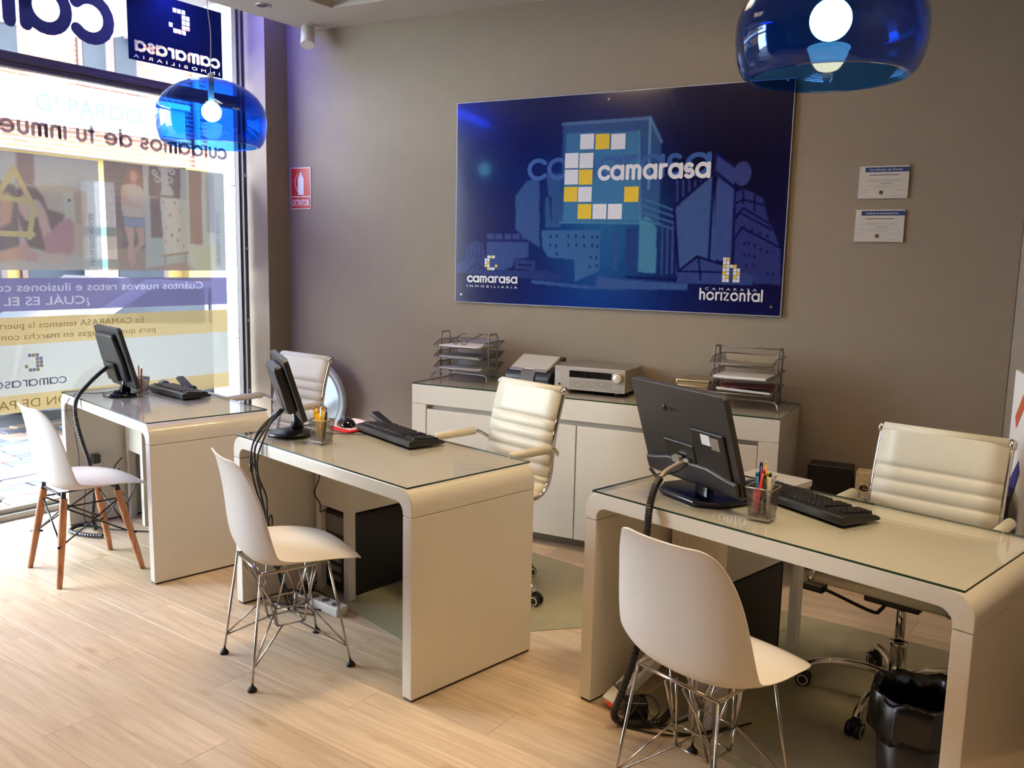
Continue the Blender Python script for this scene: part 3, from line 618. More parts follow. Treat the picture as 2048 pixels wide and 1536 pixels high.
# white rendered bay, drain pipe, sign
wbox(MB(), -4.0, -3.7, 4.9, 6.4, BO, BO + .1).build('white_bay', WST, bl)
wbox(MB(), -3.65, -.6, 4.95, 6.5, BO, BO + .06).build('white_bay', WST, bl)
MB().tube([wp(-4.55, 2.85, BO + .08), wp(-4.55, 6.7, BO + .08)], .05, 10).build('drainpipe', mat('grey_pipe', (176, 180, 190), .5), bl)
MB().tube([wp(-3.15, 4.95, BO + .12), wp(-3.15, 6.3, BO + .12)], .03, 8).build('drainpipe', MATS['grey_pipe'], bl)
wbox(MB(), -4.0, -3.4, 4.55, 4.62, BO, BO + .5).build('balcony_slab', mat('balcony_grey', (96, 90, 92), .6), bl)
sg = wbox(MB(), -4.25, 3.4, 3.21, 3.66, BO, BO + .22).build('shop_sign', mat('sign_board_white', (170, 172, 172), .4, noise=.01), bl)
wbox(MB(), -4.3, 3.45, 3.66, 3.74, BO, BO + .28).build('sign_canopy', mat('canopy_grey', (200, 196, 206), .5), bl)
TEAL = mat('teal_lettering', (10, 84, 88), .5, noise=.03)
wbox(MB(), -4.25, 3.4, 3.235, 3.25, BO + .22, BO + .224).build('sign_stripe', TEAL, bl)
def btext(txt, s, z, size, m, width=None, bold=0, off=.23, nm='lettering'):
    mb = MB(); put_text(mb, txt, wp(s, z, BO + off), -WD, Vector((0, 0, 1)), WN, size=size, width=width, bold=bold, lift=0); build_split(mb, 'letter', m, bl)
btext('Gª PARDO', -2.02, 3.36, .30, TEAL, width=1.5)
wbox(MB(), -7.0, -4.95, 3.02, 3.55, BO, BO + .2).build('shop_sign', MATS['sign_board_white'], bl)
btext('FISCAL', -5.15, 3.16, .26, mat('green_lettering', (20, 90, 90), .5), width=1.0)
wbox(MB(), -7.0, -4.95, 3.04, 3.06, BO + .2, BO + .205).build('sign_stripe', TEAL, bl)
# ground-floor shopfronts
for (s0, s1, c_) in ((-8.2, -6.9, 0), (-6.5, -5.6, 1), (-4.1, -3.2, 0), (-2.9, -1.9, 1), (-1.7, -.6, 0), (0, 1.4, 1)):
    f = wbox(MB(), s0, s1, .1, 2.35, BO - .2, BO - .12).build('shop_window', DW, bl)
    wbox(MB(), s0 + .08, s1 - .08, .2, 2.25, BO - .12, BO - .11).build('pane', BGL, f)
wbox(MB(), -6.1, -4.9, 1.72, 2.42, BO - .02, BO + .06).build('wall_sign', MATS['sign_board_white'], bl)
btext('ASESORIA', -5.05, 2.1, .24, mat('dark_lettering', (50, 52, 56), .5), width=1.0, off=.065)
wbox(MB(), -6.1, -4.9, 1.93, 1.96, BO + .06, BO + .064).build('sign_stripe', TEAL, bl)
wbox(MB(), -6.0, -5.1, 1.30, 1.62, BO + .0, BO + .03).build('wall_sign', RED, bl)
btext('CASAS', -5.15, 1.47, .14, SIGNW, width=.7, off=.035); btext('CASAS', -5.15, 1.33, .14, SIGNW, width=.7, off=.035)
wbox(MB(), -3.05, -2.75, 1.0, 2.5, BO - .1, BO + .25).build('wall_sign', MATS['sign_board_white'], bl)
for z in (1.3, 1.75): wbox(MB(), -3.06, -2.74, z, z + .12, BO - .1, BO + .26).build('sign_stripe', TEAL, bl)
# second building slab far left and right to close the street
b2 = thing('building', 'pale rendered building further along the street seen behind the stone jamb', 'building')
wbox(MB(), -20, -9.2, -.15, 8, BO - 1.2, BO + .3).build('rendered_wall', WST, b2)
for k in range(3): wbox(MB(), -12.5 - k * 2.2, -11.3 - k * 2.2, 3.6, 5.2, BO + .3, BO + .34).build('window', DW, b2)
# parked cars glimpsed between the films
def car(s, off, col, label, grp, flip=1):
    t = thing('car', label, 'car', wp(s, -.145, off), math.atan2(WD.y, WD.x), grp)
    body = mat('car_paint_' + grp_n(label), col, .25, .3, noise=.02, coat=.8)
    prof = [(-2.0, .30), (-2.02, .62), (-1.9, .80), (-1.05, .95), (-.45, 1.36), (.75, 1.42), (1.45, 1.02), (1.95, .92), (2.03, .6), (2.0, .28)]
    MB().prism([(a * flip, b) for a, b in prof], (0, -.80, 0), (1, 0, 0), (0, 0, 1), (0, 1, 0), 1.6).build('body', body, t, bevel=.06, seg=3)
    for y in (-.815, .80):
        MB().prism([(a * flip, b) for a, b in ((-.92, .97), (-.42, 1.29), (.1, 1.32), (.1, .97))], (0, y, 0), (1, 0, 0), (0, 0, 1), (0, 1, 0), .015).build('side_window', BGL, t)
        MB().prism([(a * flip, b) for a, b in ((.16, .97), (.16, 1.32), (.72, 1.33), (1.25, 1.02))], (0, y, 0), (1, 0, 0), (0, 0, 1), (0, 1, 0), .015).build('side_window', BGL, t)
    for x in (-1.3, 1.25):
        for y in (-.83, .65): MB().lathe([(.001, 0), (.19, .0), (.21, .02), (.31, .02), (.32, .04), (.32, .16), (.3, .18), (.001, .18)], (x * flip, y, .315), 20, M=Matrix.Rotation(-PI / 2, 3, 'X')).build('wheel', RUBBER, t)
    MB().box((-2.06 * flip, -.6, .62), (-1.99 * flip, .6, .74)).build('light_bar', SIGNW, t)
    return t
def grp_n(l): return l.split()[0]
car(-1.6, -3.3, (74, 78, 88), 'dark grey parked car just outside the shop window', None)
car(-4.6, -4.6, (206, 208, 212), 'white parked car further along the street', None, -1)
car(.6, -5.4, (60, 110, 130), 'teal parked car across the street at the left', None)
# ------------------------------------------------------------------ desks
DESK = {1: (-4.3415, 2.996, -.3168, 1.2145, .5955, .0252), 2: (-2.7261, 2.6678, -.2972, 1.2145, .5955, .0252), 3: (-1.0782, 2.6357, -.331, 1.2324, .5903, .0283)}
def dk(i, a, b, z=0):
    x, y, t = DESK[i][:3]; return Vector((x + a * math.cos(t) - b * math.sin(t), y + a * math.sin(t) + b * math.cos(t), z))
def arc(cx, cz, r, a0, a1, n=8): return [(cx + r * math.cos(a0 + (a1 - a0) * k / n), cz + r * math.sin(a0 + (a1 - a0) * k / n)) for k in range(n + 1)]
DL = {1: 'white lacquered waterfall desk nearest the shop window', 2: 'white lacquered waterfall desk in the middle of the three', 3: 'white lacquered waterfall desk nearest the camera on the right'}
GLL = {1: 'clear glass sheet lying on the desk nearest the window', 2: 'clear glass sheet lying on the middle desk', 3: 'clear green-edged glass sheet on the nearest desk'}
for i in (1, 2, 3):
    x, y, t_, L, W, rr_ = DESK[i]
    t = thing('desk', DL[i], 'desk', (x, y, 0), t_, 'white waterfall desks')
    Ro, Ri, th, zs, H = .062, .038, .050, .655, .75
    prof = [(0, zs)] + [(a, b) for a, b in arc(Ro, H - Ro, Ro, PI, PI / 2)] + [(a, b) for a, b in arc(L - Ro, H - Ro, Ro, PI / 2, 0)] + [(L, zs), (L - th, zs)] \
        + arc(L - th - Ri, H - th - Ri, Ri, 0, PI / 2) + arc(th + Ri, H - th - Ri, Ri, PI / 2, PI) + [(th, zs)]
    MB().prism(prof, (0, 0, 0), (1, 0, 0), (0, 0, 1), (0, 1, 0), W).build('desk_top', WHITE, t, bevel=.003)
    for a in (0, L - th):
        MB().box((a + .0005, .0005, .009), (a + th - .0005, W - .0005, zs - .0015)).build('side_panel', WHITE, t, bevel=.0025)
        MB().box((a + .004, .006, 0), (a + th - .004, W - .006, .010)).build('foot_strip', mat('brown_foot', (60, 46, 36), .7), t)
    g = MB().box((rr_, 0, H + .0002), (L - rr_, W, H + .0066)); g.mi = [1 if k not in (0, 1) else 0 for k in range(6)]
    g = g.build('glass_sheet', [TOPGL, EDGE], None, (x, y, 0), t_); tag(g, GLL[i], 'glass sheet', 'glass sheets on the desks')
ZT = .757
SIDE = {1: (.07, .31, .31, .81), 2: (.08, .335, .355, .81), 3: (.075, .31, .40, .97)}
SL = {1: 'white side table with drawer box under the desk by the window', 2: 'white side table with drawer box under the middle desk', 3: 'white side table with drawer box under the nearest desk'}
for i, (a0, a1, b0, b1) in SIDE.items():
    x, y, t_ = DESK[i][:3]; o_ = dk(i, a0, b0); Lx, Ly = a1 - a0, b1 - b0
    t = thing('side_table', SL[i], 'side table', o_, t_, 'side tables under the desks')
    MB().box((.004, .004, .40), (Lx - .004, Ly - .004, .665)).build('drawer_box', WHITE, t, bevel=.002)
    MB().box((.03, Ly - .004, .42), (Lx - .03, Ly + .014, .65)).build('drawer_front', WHITE, t, bevel=.002)
    MB().box((-.005, -.005, .665), (Lx + .005, Ly + .005, .69)).build('table_top', WHITE, t, bevel=.002)
    for a in (0, Lx - .038):
        for b in (0, Ly - .038): MB().box((a, b, 0), (a + .038, b + .038, .665)).build('leg', WHITE, t, bevel=.002)
# ------------------------------------------------------------------ sideboard
X0, X1, SD, SH = -2.7391, -.7011, .5253, .8178
t = thing('sideboard', 'long white lacquered sideboard against the back wall below the blue poster', 'sideboard', (X0, D - SD, 0))
LS = X1 - X0
MB().box((0, 0, .70), (LS, SD - .004, SH - .007)).build('worktop', WHITE, t, bevel=.003)
for a in (0, LS - .095): MB().box((a, 0, 0), (a + .095, SD - .004, .699)).build('end_panel', WHITE, t, bevel=.003)
MB().box((.096, .03, .075), (LS - .096, SD - .02, .699)).build('carcass', mat('shadow_gap', (190, 182, 168), .6), t)
MB().box((.096, .10, 0), (LS - .096, SD - .05, .075)).build('plinth', mat('brown_plinth', (110, 96, 78), .6), t)
dw = (LS - .19) / 2
for k in range(2):
    MB().box((.098 + k * dw, .004, .068), (.092 + (k + 1) * dw, .026, .675)).build('door', WHITE, t, bevel=.002)
g = MB().box((0, .0, SH - .0065), (LS, SD - .004, SH)); g.mi = [1 if k not in (0, 1) else 0 for k in range(6)]
g = g.build('glass_sheet', [TOPGL, EDGE], None, (X0, D - SD, 0)); tag(g, 'long clear glass sheet lying on the sideboard', 'glass sheet')
ZS = SH + .0005
# ------------------------------------------------------------------ poster
P0, P1, Z0, Z1_ = -2.7635, -.8257, 1.2611, 2.4305
post = thing('poster_panel', 'large glossy dark blue company poster with white and yellow squares on the back wall', 'poster')
MB().box((P0 - .004, D - .020, Z0 - .004), (P1 + .004, D - .012, Z1_ + .004)).build('acrylic_plate', mat('acrylic_edge', (196, 200, 214), .15), post, bevel=.002)
cv = Canvas((P0, D - .0205, Z0), (1, 0, 0), (0, 0, 1), P1 - P0, Z1_ - Z0, .0045, (12, 16, 74))
def PB(x, y):
    a, b = on_back(880 + x * 760 / 2048, 140 + y * 520 / 1401); return (a - P0, b - Z0)
B = lambda *pts: [PB(*p_) for p_ in pts]
Wp, Hp = P1 - P0, Z1_ - Z0
cv.glow(.95, .55, .55, .5, (20, 60, 150), .9); cv.glow(.2, .5, .35, .6, (14, 24, 110), .6); cv.glow(.95, .25, .3, .4, (30, 90, 165), .8); cv.glow(1.0, .55, .25, .28, (50, 130, 180), .7); cv.glow(1.7, .9, .45, .5, (8, 8, 44), .9); cv.glow(.95, .0, .5, .12, (20, 60, 160), .6)
G1, G2, DK_, TQ = (64, 88, 160), (52, 72, 146), (10, 18, 84), (86, 146, 196)
pol = lambda c_, *pts, al=1, soft=1: cv.poly(B(*pts), c_, al, soft)
lin_ = lambda c_, w_, *pts, al=1: cv.line(B(*pts), w_, c_, al)
pol((42, 60, 132), (100, 1050), (150, 1010), (150, 960), (190, 925), (240, 930), (250, 1000), (300, 1080), (560, 1080), (660, 1100), (660, 1140), (100, 1090))
pol((60, 84, 150), (260, 925), (485, 925), (485, 1010), (410, 1020), (400, 1060), (350, 1080), (260, 1070))
for k in range(5): pol((60, 80, 148), (262 + k * 46, 882), (300 + k * 46, 882), (300 + k * 46, 912), (262 + k * 46, 912))
pol((62, 96, 160), (415, 680), (475, 600), (545, 575), (545, 955), (500, 930), (415, 860))
pol((56, 96, 158), (580, 560), (665, 560), (660, 850), (575, 850), (575, 690), (610, 680), (610, 830))
pol((66, 112, 174), (555, 862), (875, 862), (868, 1080), (735, 1140), (730, 1020), (590, 1010), (560, 960))
for (x, y) in ((605, 898), (637, 896), (700, 898), (740, 896), (782, 898), (828, 900), (855, 902), (603, 945), (635, 947), (700, 945), (742, 944), (785, 948), (828, 945), (855, 952), (636, 990), (820, 1010), (850, 1012), (815, 1060), (852, 1055)):
    cv.blob(*PB(x, y), .010, .013, (26, 50, 120))
pol((66, 110, 170), (672, 290), (1140, 262), (1200, 400), (1185, 830), (660, 830), al=.75, soft=2)
pol((80, 150, 196), (690, 345), (1080, 330), (1080, 815), (670, 815), al=.75, soft=2)
lin_((90, 130, 180), .018, (672, 295), (1140, 262), (1200, 390)); lin_((90, 150, 190), .012, (1080, 330), (1085, 820)); lin_((100, 160, 196), .014, (1140, 262), (1130, 640))
lin_((90, 160, 200), .012, (655, 822), (1190, 828), al=.7)
pol((90, 160, 196), (1085, 800), (1130, 790), (1175, 850), (1170, 1095), (1070, 1090), al=.85)
pol((54, 90, 160), (940, 860), (970, 860), (960, 1080), (935, 1080)); pol((40, 70, 140), (1010, 850), (1070, 850), (1060, 1060), (1000, 1060))
for k in range(4): lin_((70, 120, 170), .010, (1090, 690 + k * 38), (1275, 760 + k * 34))
for k in range(4): lin_((60, 84, 150), .013, (1205 + k * 28, 830 + k * 6), (1200 + k * 28, 1095))
pol((70, 100, 162), (1275, 745), (1480, 560), (1490, 1030), (1390, 1010), (1290, 1080))
for k in range(6): lin_((54, 74, 142), .012, (1285 + k * 32, 600), (1285 + k * 32, 720 - k * 26))
pol((66, 88, 156), (1500, 575), (1590, 640), (1575, 1040), (1470, 1020)); pol((58, 74, 144), (1480, 560), (1500, 455), (1600, 520), (1590, 625))
for a_ in ([(1272, 730), (1490, 550), (1600, 640)], [(1495, 450), (1480, 570), (1455, 1020)], [(1495, 450), (1605, 530), (1598, 640), (1580, 1030)], [(1268, 740), (1290, 1080)]): lin_((14, 18, 88), .013, *a_)
cv.blob(*PB(1635, 560), .048, .066, (62, 72, 140), 1, 8)
pol((50, 60, 130), (1600, 660), (1640, 640), (1745, 690), (1770, 800), (1800, 860), (1840, 960), (1840, 1160), (1700, 1150), (1590, 1050))
for a_ in ([(1600, 720), (1640, 700), (1750, 730)], [(1600, 790), (1640, 745), (1780, 830)], [(1600, 800), (1620, 770), (1790, 860)], [(1600, 900), (1630, 850), (1840, 960)], [(1640, 650), (1640, 720)], [(1700, 680), (1700, 760)]): lin_((14, 18, 84), .010, *a_)
for (x, y) in [(1645 + k * 42, 850 + k * 16) for k in range(4)] + [(1645, 935), (1668, 938), (1700, 945), (1735, 965), (1768, 980), (1645, 1000), (1668, 1000), (1700, 1005), (1655, 1055), (1695, 1055), (1800, 1100), (1770, 1100)]: cv.blob(*PB(x, y), .008, .013, (16, 20, 84))
pol((58, 78, 148), (1290, 1080), (1400, 1010), (1560, 1060), (1690, 1110), (1690, 1160), (1280, 1150)); lin_((14, 18, 88), .012, (1290, 1085), (1390, 1005), (1560, 1060)); lin_((14, 18, 88), .010, (1400, 1010), (1410, 1130)); lin_((14, 18, 88), .010, (1290, 1085), (1560, 1090))
pol((62, 96, 164), (500, 1130), (840, 1165), (860, 1110), (990, 1130), (1340, 1150), (1340, 1185), (800, 1180), (500, 1150))
pol((50, 66, 136), (410, 1020), (520, 1030), (520, 1080), (410, 1070)); lin_((14, 20, 90), .009, (430, 1050), (500, 1052)); lin_((14, 20, 90), .010, (1010, 1115), (1280, 1130))
cv.blob(*PB(205, 960), .05, .045, (48, 66, 138), .9, 4); cv.blob(*PB(180, 1040), .06, .045, (46, 62, 136), .9, 4)
for k in range(4): lin_((14, 22, 90), .006, (175 + k * 18, 930), (160 + k * 22, 1000 + k * 5))
lin_((14, 22, 90), .008, (150, 1090), (210, 1040), (250, 1080))
# ghost word behind the main one
cv.noise(1.6, 2, 5); cv.c = cv.c * .84
PM = print_mat('glossy_print', .16, coat=.3)
pg = cv.build('printed_sheet', PM, post)
GW = clear_mat('ghost_letter', (.55, .8, .95), .3, 1.01, 0)
PW = mat('poster_white', (216, 218, 222), .25, noise=.01, coat=.3); PY = mat('poster_yellow', (222, 190, 60), .25, noise=.02, coat=.3)
BX, BY, BN = Vector((1, 0, 0)), Vector((0, 0, 1)), Vector((0, -1, 0))
def ptext(txt, x, z, size, width, m, bold=0, spacing=1, y=D - .0212, par=post, nm='lettering'):
    mb = MB(); put_text(mb, txt, (x, y, z), BX, BY, BN, size=size, width=width, bold=bold, spacing=spacing, lift=0); return build_split(mb, 'letter', m, par) if size > .05 else mb.build(nm, m, par, recalc=False)
def pstroke(txt, x, z, xh, width, m, sw=.2, y=D - .0212, gap=.10):
    mb = MB(); stroke_text(mb, txt, (x, y, z), BX, BY, xh, sw, gap, width); return mb.build('lettering', m, post, recalc=False)
def pbx(x, y): a, b = PB(x, y); return (a + P0, b + Z0)
gm = mat('ghost_lettering', (44, 84, 150), .3, noise=.02, coat=.3)
x, z = pbx(478, 600); x2, _ = pbx(1465, 590); pstroke('camarasa', x, z, .125, x2 - x, gm, .19, D - .0208)
wht, yel = MB(), MB(); s_ = (pbx(836, 390)[0] - pbx(764, 390)[0]) / .9; ox, oz = pbx(668, 803)
for (cx_, cy_, yv) in ((764, 390, 0), (846, 390, 1), (930, 390, 0), (682, 492, 0), (760, 492, 0), (680, 580, 0), (756, 580, 1), (676, 672, 1), (752, 672, 0), (1000, 672, 1), (750, 764, 1), (830, 764, 0), (912, 764, 0)):
    a, b = pbx(cx_, cy_); mb = MB(); h_ = s_ * .46; mb.add([(a, D - .0214, b - h_), (a + 2 * h_, D - .0214, b - h_), (a + 2 * h_, D - .0214, b + h_), (a, D - .0214, b + h_)], [(0, 1, 2, 3)]); mb.build('logo_square', PY if yv else PW, post, recalc=False)
x, z = pbx(856, 600); x2, z2 = pbx(1462, 592); xh_ = pbx(880, 515)[1] - z
G_ = glyphs(.25); tw = sum(G_[c_][1] + .09 for c_ in 'camarasa') - .09; kx = (x2 - x) / tw; xa = 0
for c_ in 'camarasa':
    mb = MB(); stroke_text(mb, c_, (x + xa * kx, D - .0216, z), BX, BY, xh_, .25, .09, G_[c_][1] * kx); mb.build('letter', PW, post, recalc=False); xa += G_[c_][1] + .09
x, z = pbx(155, 1143); x2, _ = pbx(425, 1155); pstroke('camarasa', x, z, .042, x2 - x, PW, .235)
x, z = pbx(155, 1168); ptext('INMOBILIARIA', x, z, .019, x2 - x, PW, spacing=1.7)
x, z = pbx(1402, 1238); x2, _ = pbx(1742, 1250); pstroke('horizontal', x, z, .046, x2 - x, PW, .21, gap=.13)
x, z = pbx(1434, 1184); x2, _ = pbx(1712, 1190); ptext('CAMARASA', x, z, .019, x2 - x, PW, spacing=1.9)
w2, y2 = MB(), MB(); ox, oz = pbx(249, 1078)
for a, b, yv in LOGO: sq(y2 if yv else w2, (ox, D - .0212, oz), BX, BY, a, b, .0175)
HL = [(0, r_, r_ in (2, 4)) for r_ in range(7)] + [(1, r_, r_ in (1, 6)) for r_ in range(7)] + [(2, 4, 0), (3, 4, 1)] + [(3, r_, r_ in (1,)) for r_ in range(4)] + [(4, r_, r_ in (2,)) for r_ in range(4)] + [(2, 3, 0)]
ox, oz = pbx(1524, 1143)
for a, b, yv in HL:
    if (a, b) == (2, 3): continue
    sq(y2 if yv else w2, (ox, D - .0212, oz), BX, BY, a, b, .0185)
stuff(w2.build('small_logo_squares', PW, post, recalc=False)); stuff(y2.build('small_logo_squares', PY, post, recalc=False))
for x, y in ((918, 160), (124, 1208), (1788, 1276), (1880, 60)):
    a, b = pbx(x, y); MB().cyl((a, D - .021, b), (a, D - .0235, b), .006, 12).build('screw_cap', SILVER, post)
# ------------------------------------------------------------------ small wall things
t = thing('fire_extinguisher_sign', 'red fire extinguisher sign reading EXTINTOR on the back wall', 'sign')
sx0, sx1, sz0, sz1 = -4.078, -3.905, 1.828, 2.100
MB().box((sx0, D - .005, sz0), (sx1, D - .001, sz1)).build('white_plate', SIGNW, t)
zm = sz0 + (sz1 - sz0) * .30; g_ = .005
MB().box((sx0 + g_, D - .0056, zm + .003), (sx1 - g_, D - .0048, sz1 - g_)).build('red_field', RED, t)
MB().box((sx0 + g_, D - .0056, sz0 + g_), (sx1 - g_, D - .0048, zm - .003)).build('red_field', RED, t)
ptext('EXTINTOR', sx0 + .014, sz0 + .022, .058, .145, SIGNW, bold=.001, y=D - .0062, par=t)
pic = MB(); cx_ = sx0 + .088; zb = zm + .012
pic.prism([(-.024, 0), (.024, 0), (.024, .105), (.014, .125), (.006, .130), (.006, .142), (-.006, .142), (-.006, .130), (-.014, .125), (-.024, .105)], (cx_, D - .0056, zb), BX, BY, BN, .0006)
pic.tube([(cx_, D - .006, zb + .146), (cx_ + .034, D - .006, zb + .156)], .003, 6); pic.tube([(cx_, D - .006, zb + .142), (cx_ + .03, D - .006, zb + .138)], .002, 6)
pic.tube(smooth([(cx_ - .004, D - .006, zb + .142), (cx_ - .034, D - .006, zb + .125), (cx_ - .050, D - .006, zb + .085), (cx_ - .036, D - .006, zb + .04), (cx_ - .026, D - .006, zb + .02)]), .0022, 6)
pic.build('extinguisher_pictogram', SIGNW, t)
CB = mat('certificate_blue', (34, 58, 110), .4); CG = mat('certificate_ink', (70, 62, 58), .5); CLT = mat('certificate_faint_ink', (130, 120, 110), .5); SEAL = mat('seal', (92, 74, 50), .5); CPP = mat('certificate_paper', (196, 190, 180), .5, noise=.03)
for (cx0, cx1, cz0, cz1, lab, head) in ((-.497, -.277, 1.846, 1.998, 'upper of two small framed certificates on the wall right of the poster', 'Certificado de Forma'), (-.500, -.281, 1.640, 1.793, 'lower of two small framed certificates on the wall right of the poster', 'Certificado de Intermediación Inm')):
    t = thing('certificate', lab, 'certificate', group='certificates on the back wall')
    MB().box((cx0, D - .010, cz0), (cx1, D - .001, cz1)).build('backing_board', CPP, t)
    Wc = cx1 - cx0
    MB().box((cx0 + .026, D - .0104, cz1 - .028), (cx1, D - .0098, cz1 - .006)).build('blue_header', CB, t)
    ptext(head, cx0 + .045, cz1 - .021, .012, .145, SIGNW, y=D - .0108, par=t)
    m_ = MB()
    for (zz, a, b, th_) in ((.110, .045, .175, .0032), (.088, .035, .185, .0010), (.080, .030, .190, .0010), (.070, .095, .150, .0018), (.060, .012, .2, .0008), (.050, .06, .15, .0008), (.040, .012, .05, .0008), (.040, .16, .21, .0008), (.030, .012, .045, .0008), (.012, .14, .2, .0008)):
        m_.box((cx0 + a, D - .0104, cz0 + zz - th_ / 2), (cx0 + b, D - .0099, cz0 + zz + th_ / 2))
    m_.build('printed_lines', CG, t)
    MB().cyl((cx0 + .103, D - .0099, cz0 + .028), (cx0 + .103, D - .0105, cz0 + .028), .010, 16).build('seal', SEAL, t)
    for (a, b) in ((cx0, (cz0 + cz1) / 2), (cx1, (cz0 + cz1) / 2), ((cx0 + cx1) / 2, cz0), ((cx0 + cx1) / 2, cz1)): MB().box((a - .003, D - .012, b - .003), (a + .003, D - .001, b + .003)).build('clip', SILVER, t)
# ------------------------------------------------------------------ pendants
def pendant(cx_, cy_, cz_, label, tilt=0, bulb=.052, es=60):
    t = thing('pendant_lamp', label, 'pendant lamp', (cx_, cy_, cz_), 0, 'blue dome pendant lamps')
    prof = []
    for k in range(19):
        a = PI / 2 * (1 - k / 18); prof.append((max(.018, .26 * math.cos(a)), .185 * math.sin(a)))
    for k in range(1, 8):
        a = k / 7 * 1.02; prof.append((.26 * math.cos(a * .62) , -.13 * math.sin(a * PI / 2) ))
    o = MB().lathe(prof, n=64).build('dome_shade', BLUEGL, t, solid=.004, recalc=False)
    MB().lathe([(.001, .215), (.014, .21), (.016, .18), (.014, .07), (.001, .07)], n=20).build('lamp_holder', mat('clear_holder', (200, 205, 220), .2), t)
    MB().lathe([(.30, 0), (.30, 0)], n=3) if False else None
    bm_ = mat('bulb_glow_%d' % int(es), (255, 250, 225), .4, noise=0, emit=(255, 236, 170), es=es)
    pb = [(bulb * math.sin(PI * k / 16) + (.002 if k in (0, 16) else 0), .03 + bulb * math.cos(PI * k / 16)) for k in range(17)]
    MB().lathe(pb, n=32).build('globe_bulb', bm_, t)
    h = ZC - cz_
    MB().tube(smooth([(0, 0, .22), (.008, .0, .22 + (h - .22) * .3), (-.010, 0, .22 + (h - .22) * .6), (.003, 0, h - .02)], 8), .0022, 6).build('cable', mat('clear_cable', (170, 168, 176), .3), t)
    MB().lathe([(.001, h - .03), (.05, h - .025), (.055, h), (.001, h)], n=24).build('ceiling_rose', PLAST, t)
    return t
pendant(-3.345, 3.186, 2.175, 'transparent blue dome pendant lamp hanging over the desk nearest the window', es=15, bulb=.048)
pendant(-.402, 2.698, 2.18, 'large transparent blue dome pendant lamp hanging at the top right, over the nearest desk', es=14, bulb=.058)
# ceiling tube fixtures (behind and above the view)
TUBEM = mat('lit_tube', (255, 240, 215), .4, noise=0, emit=(255, 240, 215), es=TUBE)
TUBEM.node_tree.nodes['Principled BSDF'].inputs['Emission Color'].default_value = (*WARM, 1)
LOUV = mat('louvre_aluminium', (190, 186, 178), .3, .8, noise=.02)
for (x, y, r_, lab) in ((-2.45, 2.5, .0, 'four tube ceiling light over the middle desk'), (-1.35, 3.4, .0, 'added unseen four tube ceiling light in front of the poster'), (-.15, 2.05, .0, 'four tube ceiling light over the nearest desk'), (.0, .9, 0, 'four tube ceiling light above the viewer'), (-.3, -.3, 0, 'four tube ceiling light behind the viewer near the right wall')):  # fixture by the poster is added to brighten lower back wall and sideboard
    t = thing('ceiling_tube_light', lab, 'ceiling light', (x, y, ZC + .035), r_)
    MB().box((-.30, -.30, -.012), (.30, .30, -.001)).build('housing', PLAST, t)
    hs_ = MB()
    for a0, b0, a1, b1 in ((-.30, -.30, .30, -.29), (-.30, .29, .30, .30), (-.30, -.29, -.29, .29), (.29, -.29, .30, .29)): hs_.box((a0, b0, -.105), (a1, b1, -.012))
    hs_.build('housing_side', PLAST, t)
    for k in range(4): MB().box((-.27, -.21 + k * .14 - .014, -.044), (.27, -.21 + k * .14 + .014, -.018)).build('tube', TUBEM, t)
    for k in range(4):
        l_ = arealight('tube_light', (x, y - .21 + k * .14, ZC - .012), (x, y - .21 + k * .14, 0), .54, .03, (1.3 if y > 3 else 2.2) if y > 1 else .3, WARM); l_.data.spread = math.radians(115); l_.parent = t; l_.location = (0, -.21 + k * .14, -.047); l_.rotation_euler = (0, 0, 0)
    for k in range(0): MB().box((-.24 + k * .08 - .001, -.29, -.100), (-.24 + k * .08 + .001, .29, -.055)).build('louvre_blade', LOUV, t)
    for k in range(0): MB().box((-.29, -.141 + k * .14, -.100), (.29, -.139 + k * .14, -.055)).build('louvre_blade', LOUV, t)
# ------------------------------------------------------------------ visitor chairs (moulded shell)
def shell_mesh():
    prof = [(.237, .410, .150, .0), (.225, .431, .186, .0), (.17, .441, .213, .004), (.10, .435, .225, .014), (.03, .424, .231, .030), (-.04, .415, .233, .048), (-.10, .417, .234, .058), (-.145, .436, .233, .064),
            (-.172, .480, .231, .066), (-.184, .540, .226, .062), (-.190, .60, .219, .056), (-.197, .67, .207, .048), (-.207, .73, .192, .038), (-.217, .780, .168, .026), (-.224, .802, .152, .016), (-.229, .812, .134, .010), (-.232, .816, .112, .008)]
    n = len(prof); nu = 16; mb = MB(); vs = []
    for i, (y, z, hw, c) in enumerate(prof):
        a, b = prof[max(i - 1, 0)], prof[min(i + 1, n - 1)]; ty, tz = b[0] - a[0], b[1] - a[1]; l = math.hypot(ty, tz); ny, nz = tz / l, -ty / l   # normal toward the sitter
        for k in range(nu + 1):
            u = -1 + 2 * k / nu; e = abs(u) ** 2.6 * c; d = abs(u) ** 3
            fl_ = -.012 * d if i < 3 else 0
            vs.append((u * hw, y + ny * e, z + nz * e + fl_))
    mb.add(vs, [(i * (nu + 1) + k, i * (nu + 1) + k + 1, (i + 1) * (nu + 1) + k + 1, (i + 1) * (nu + 1) + k) for i in range(n - 1) for k in range(nu)], 0, True)
    return mb
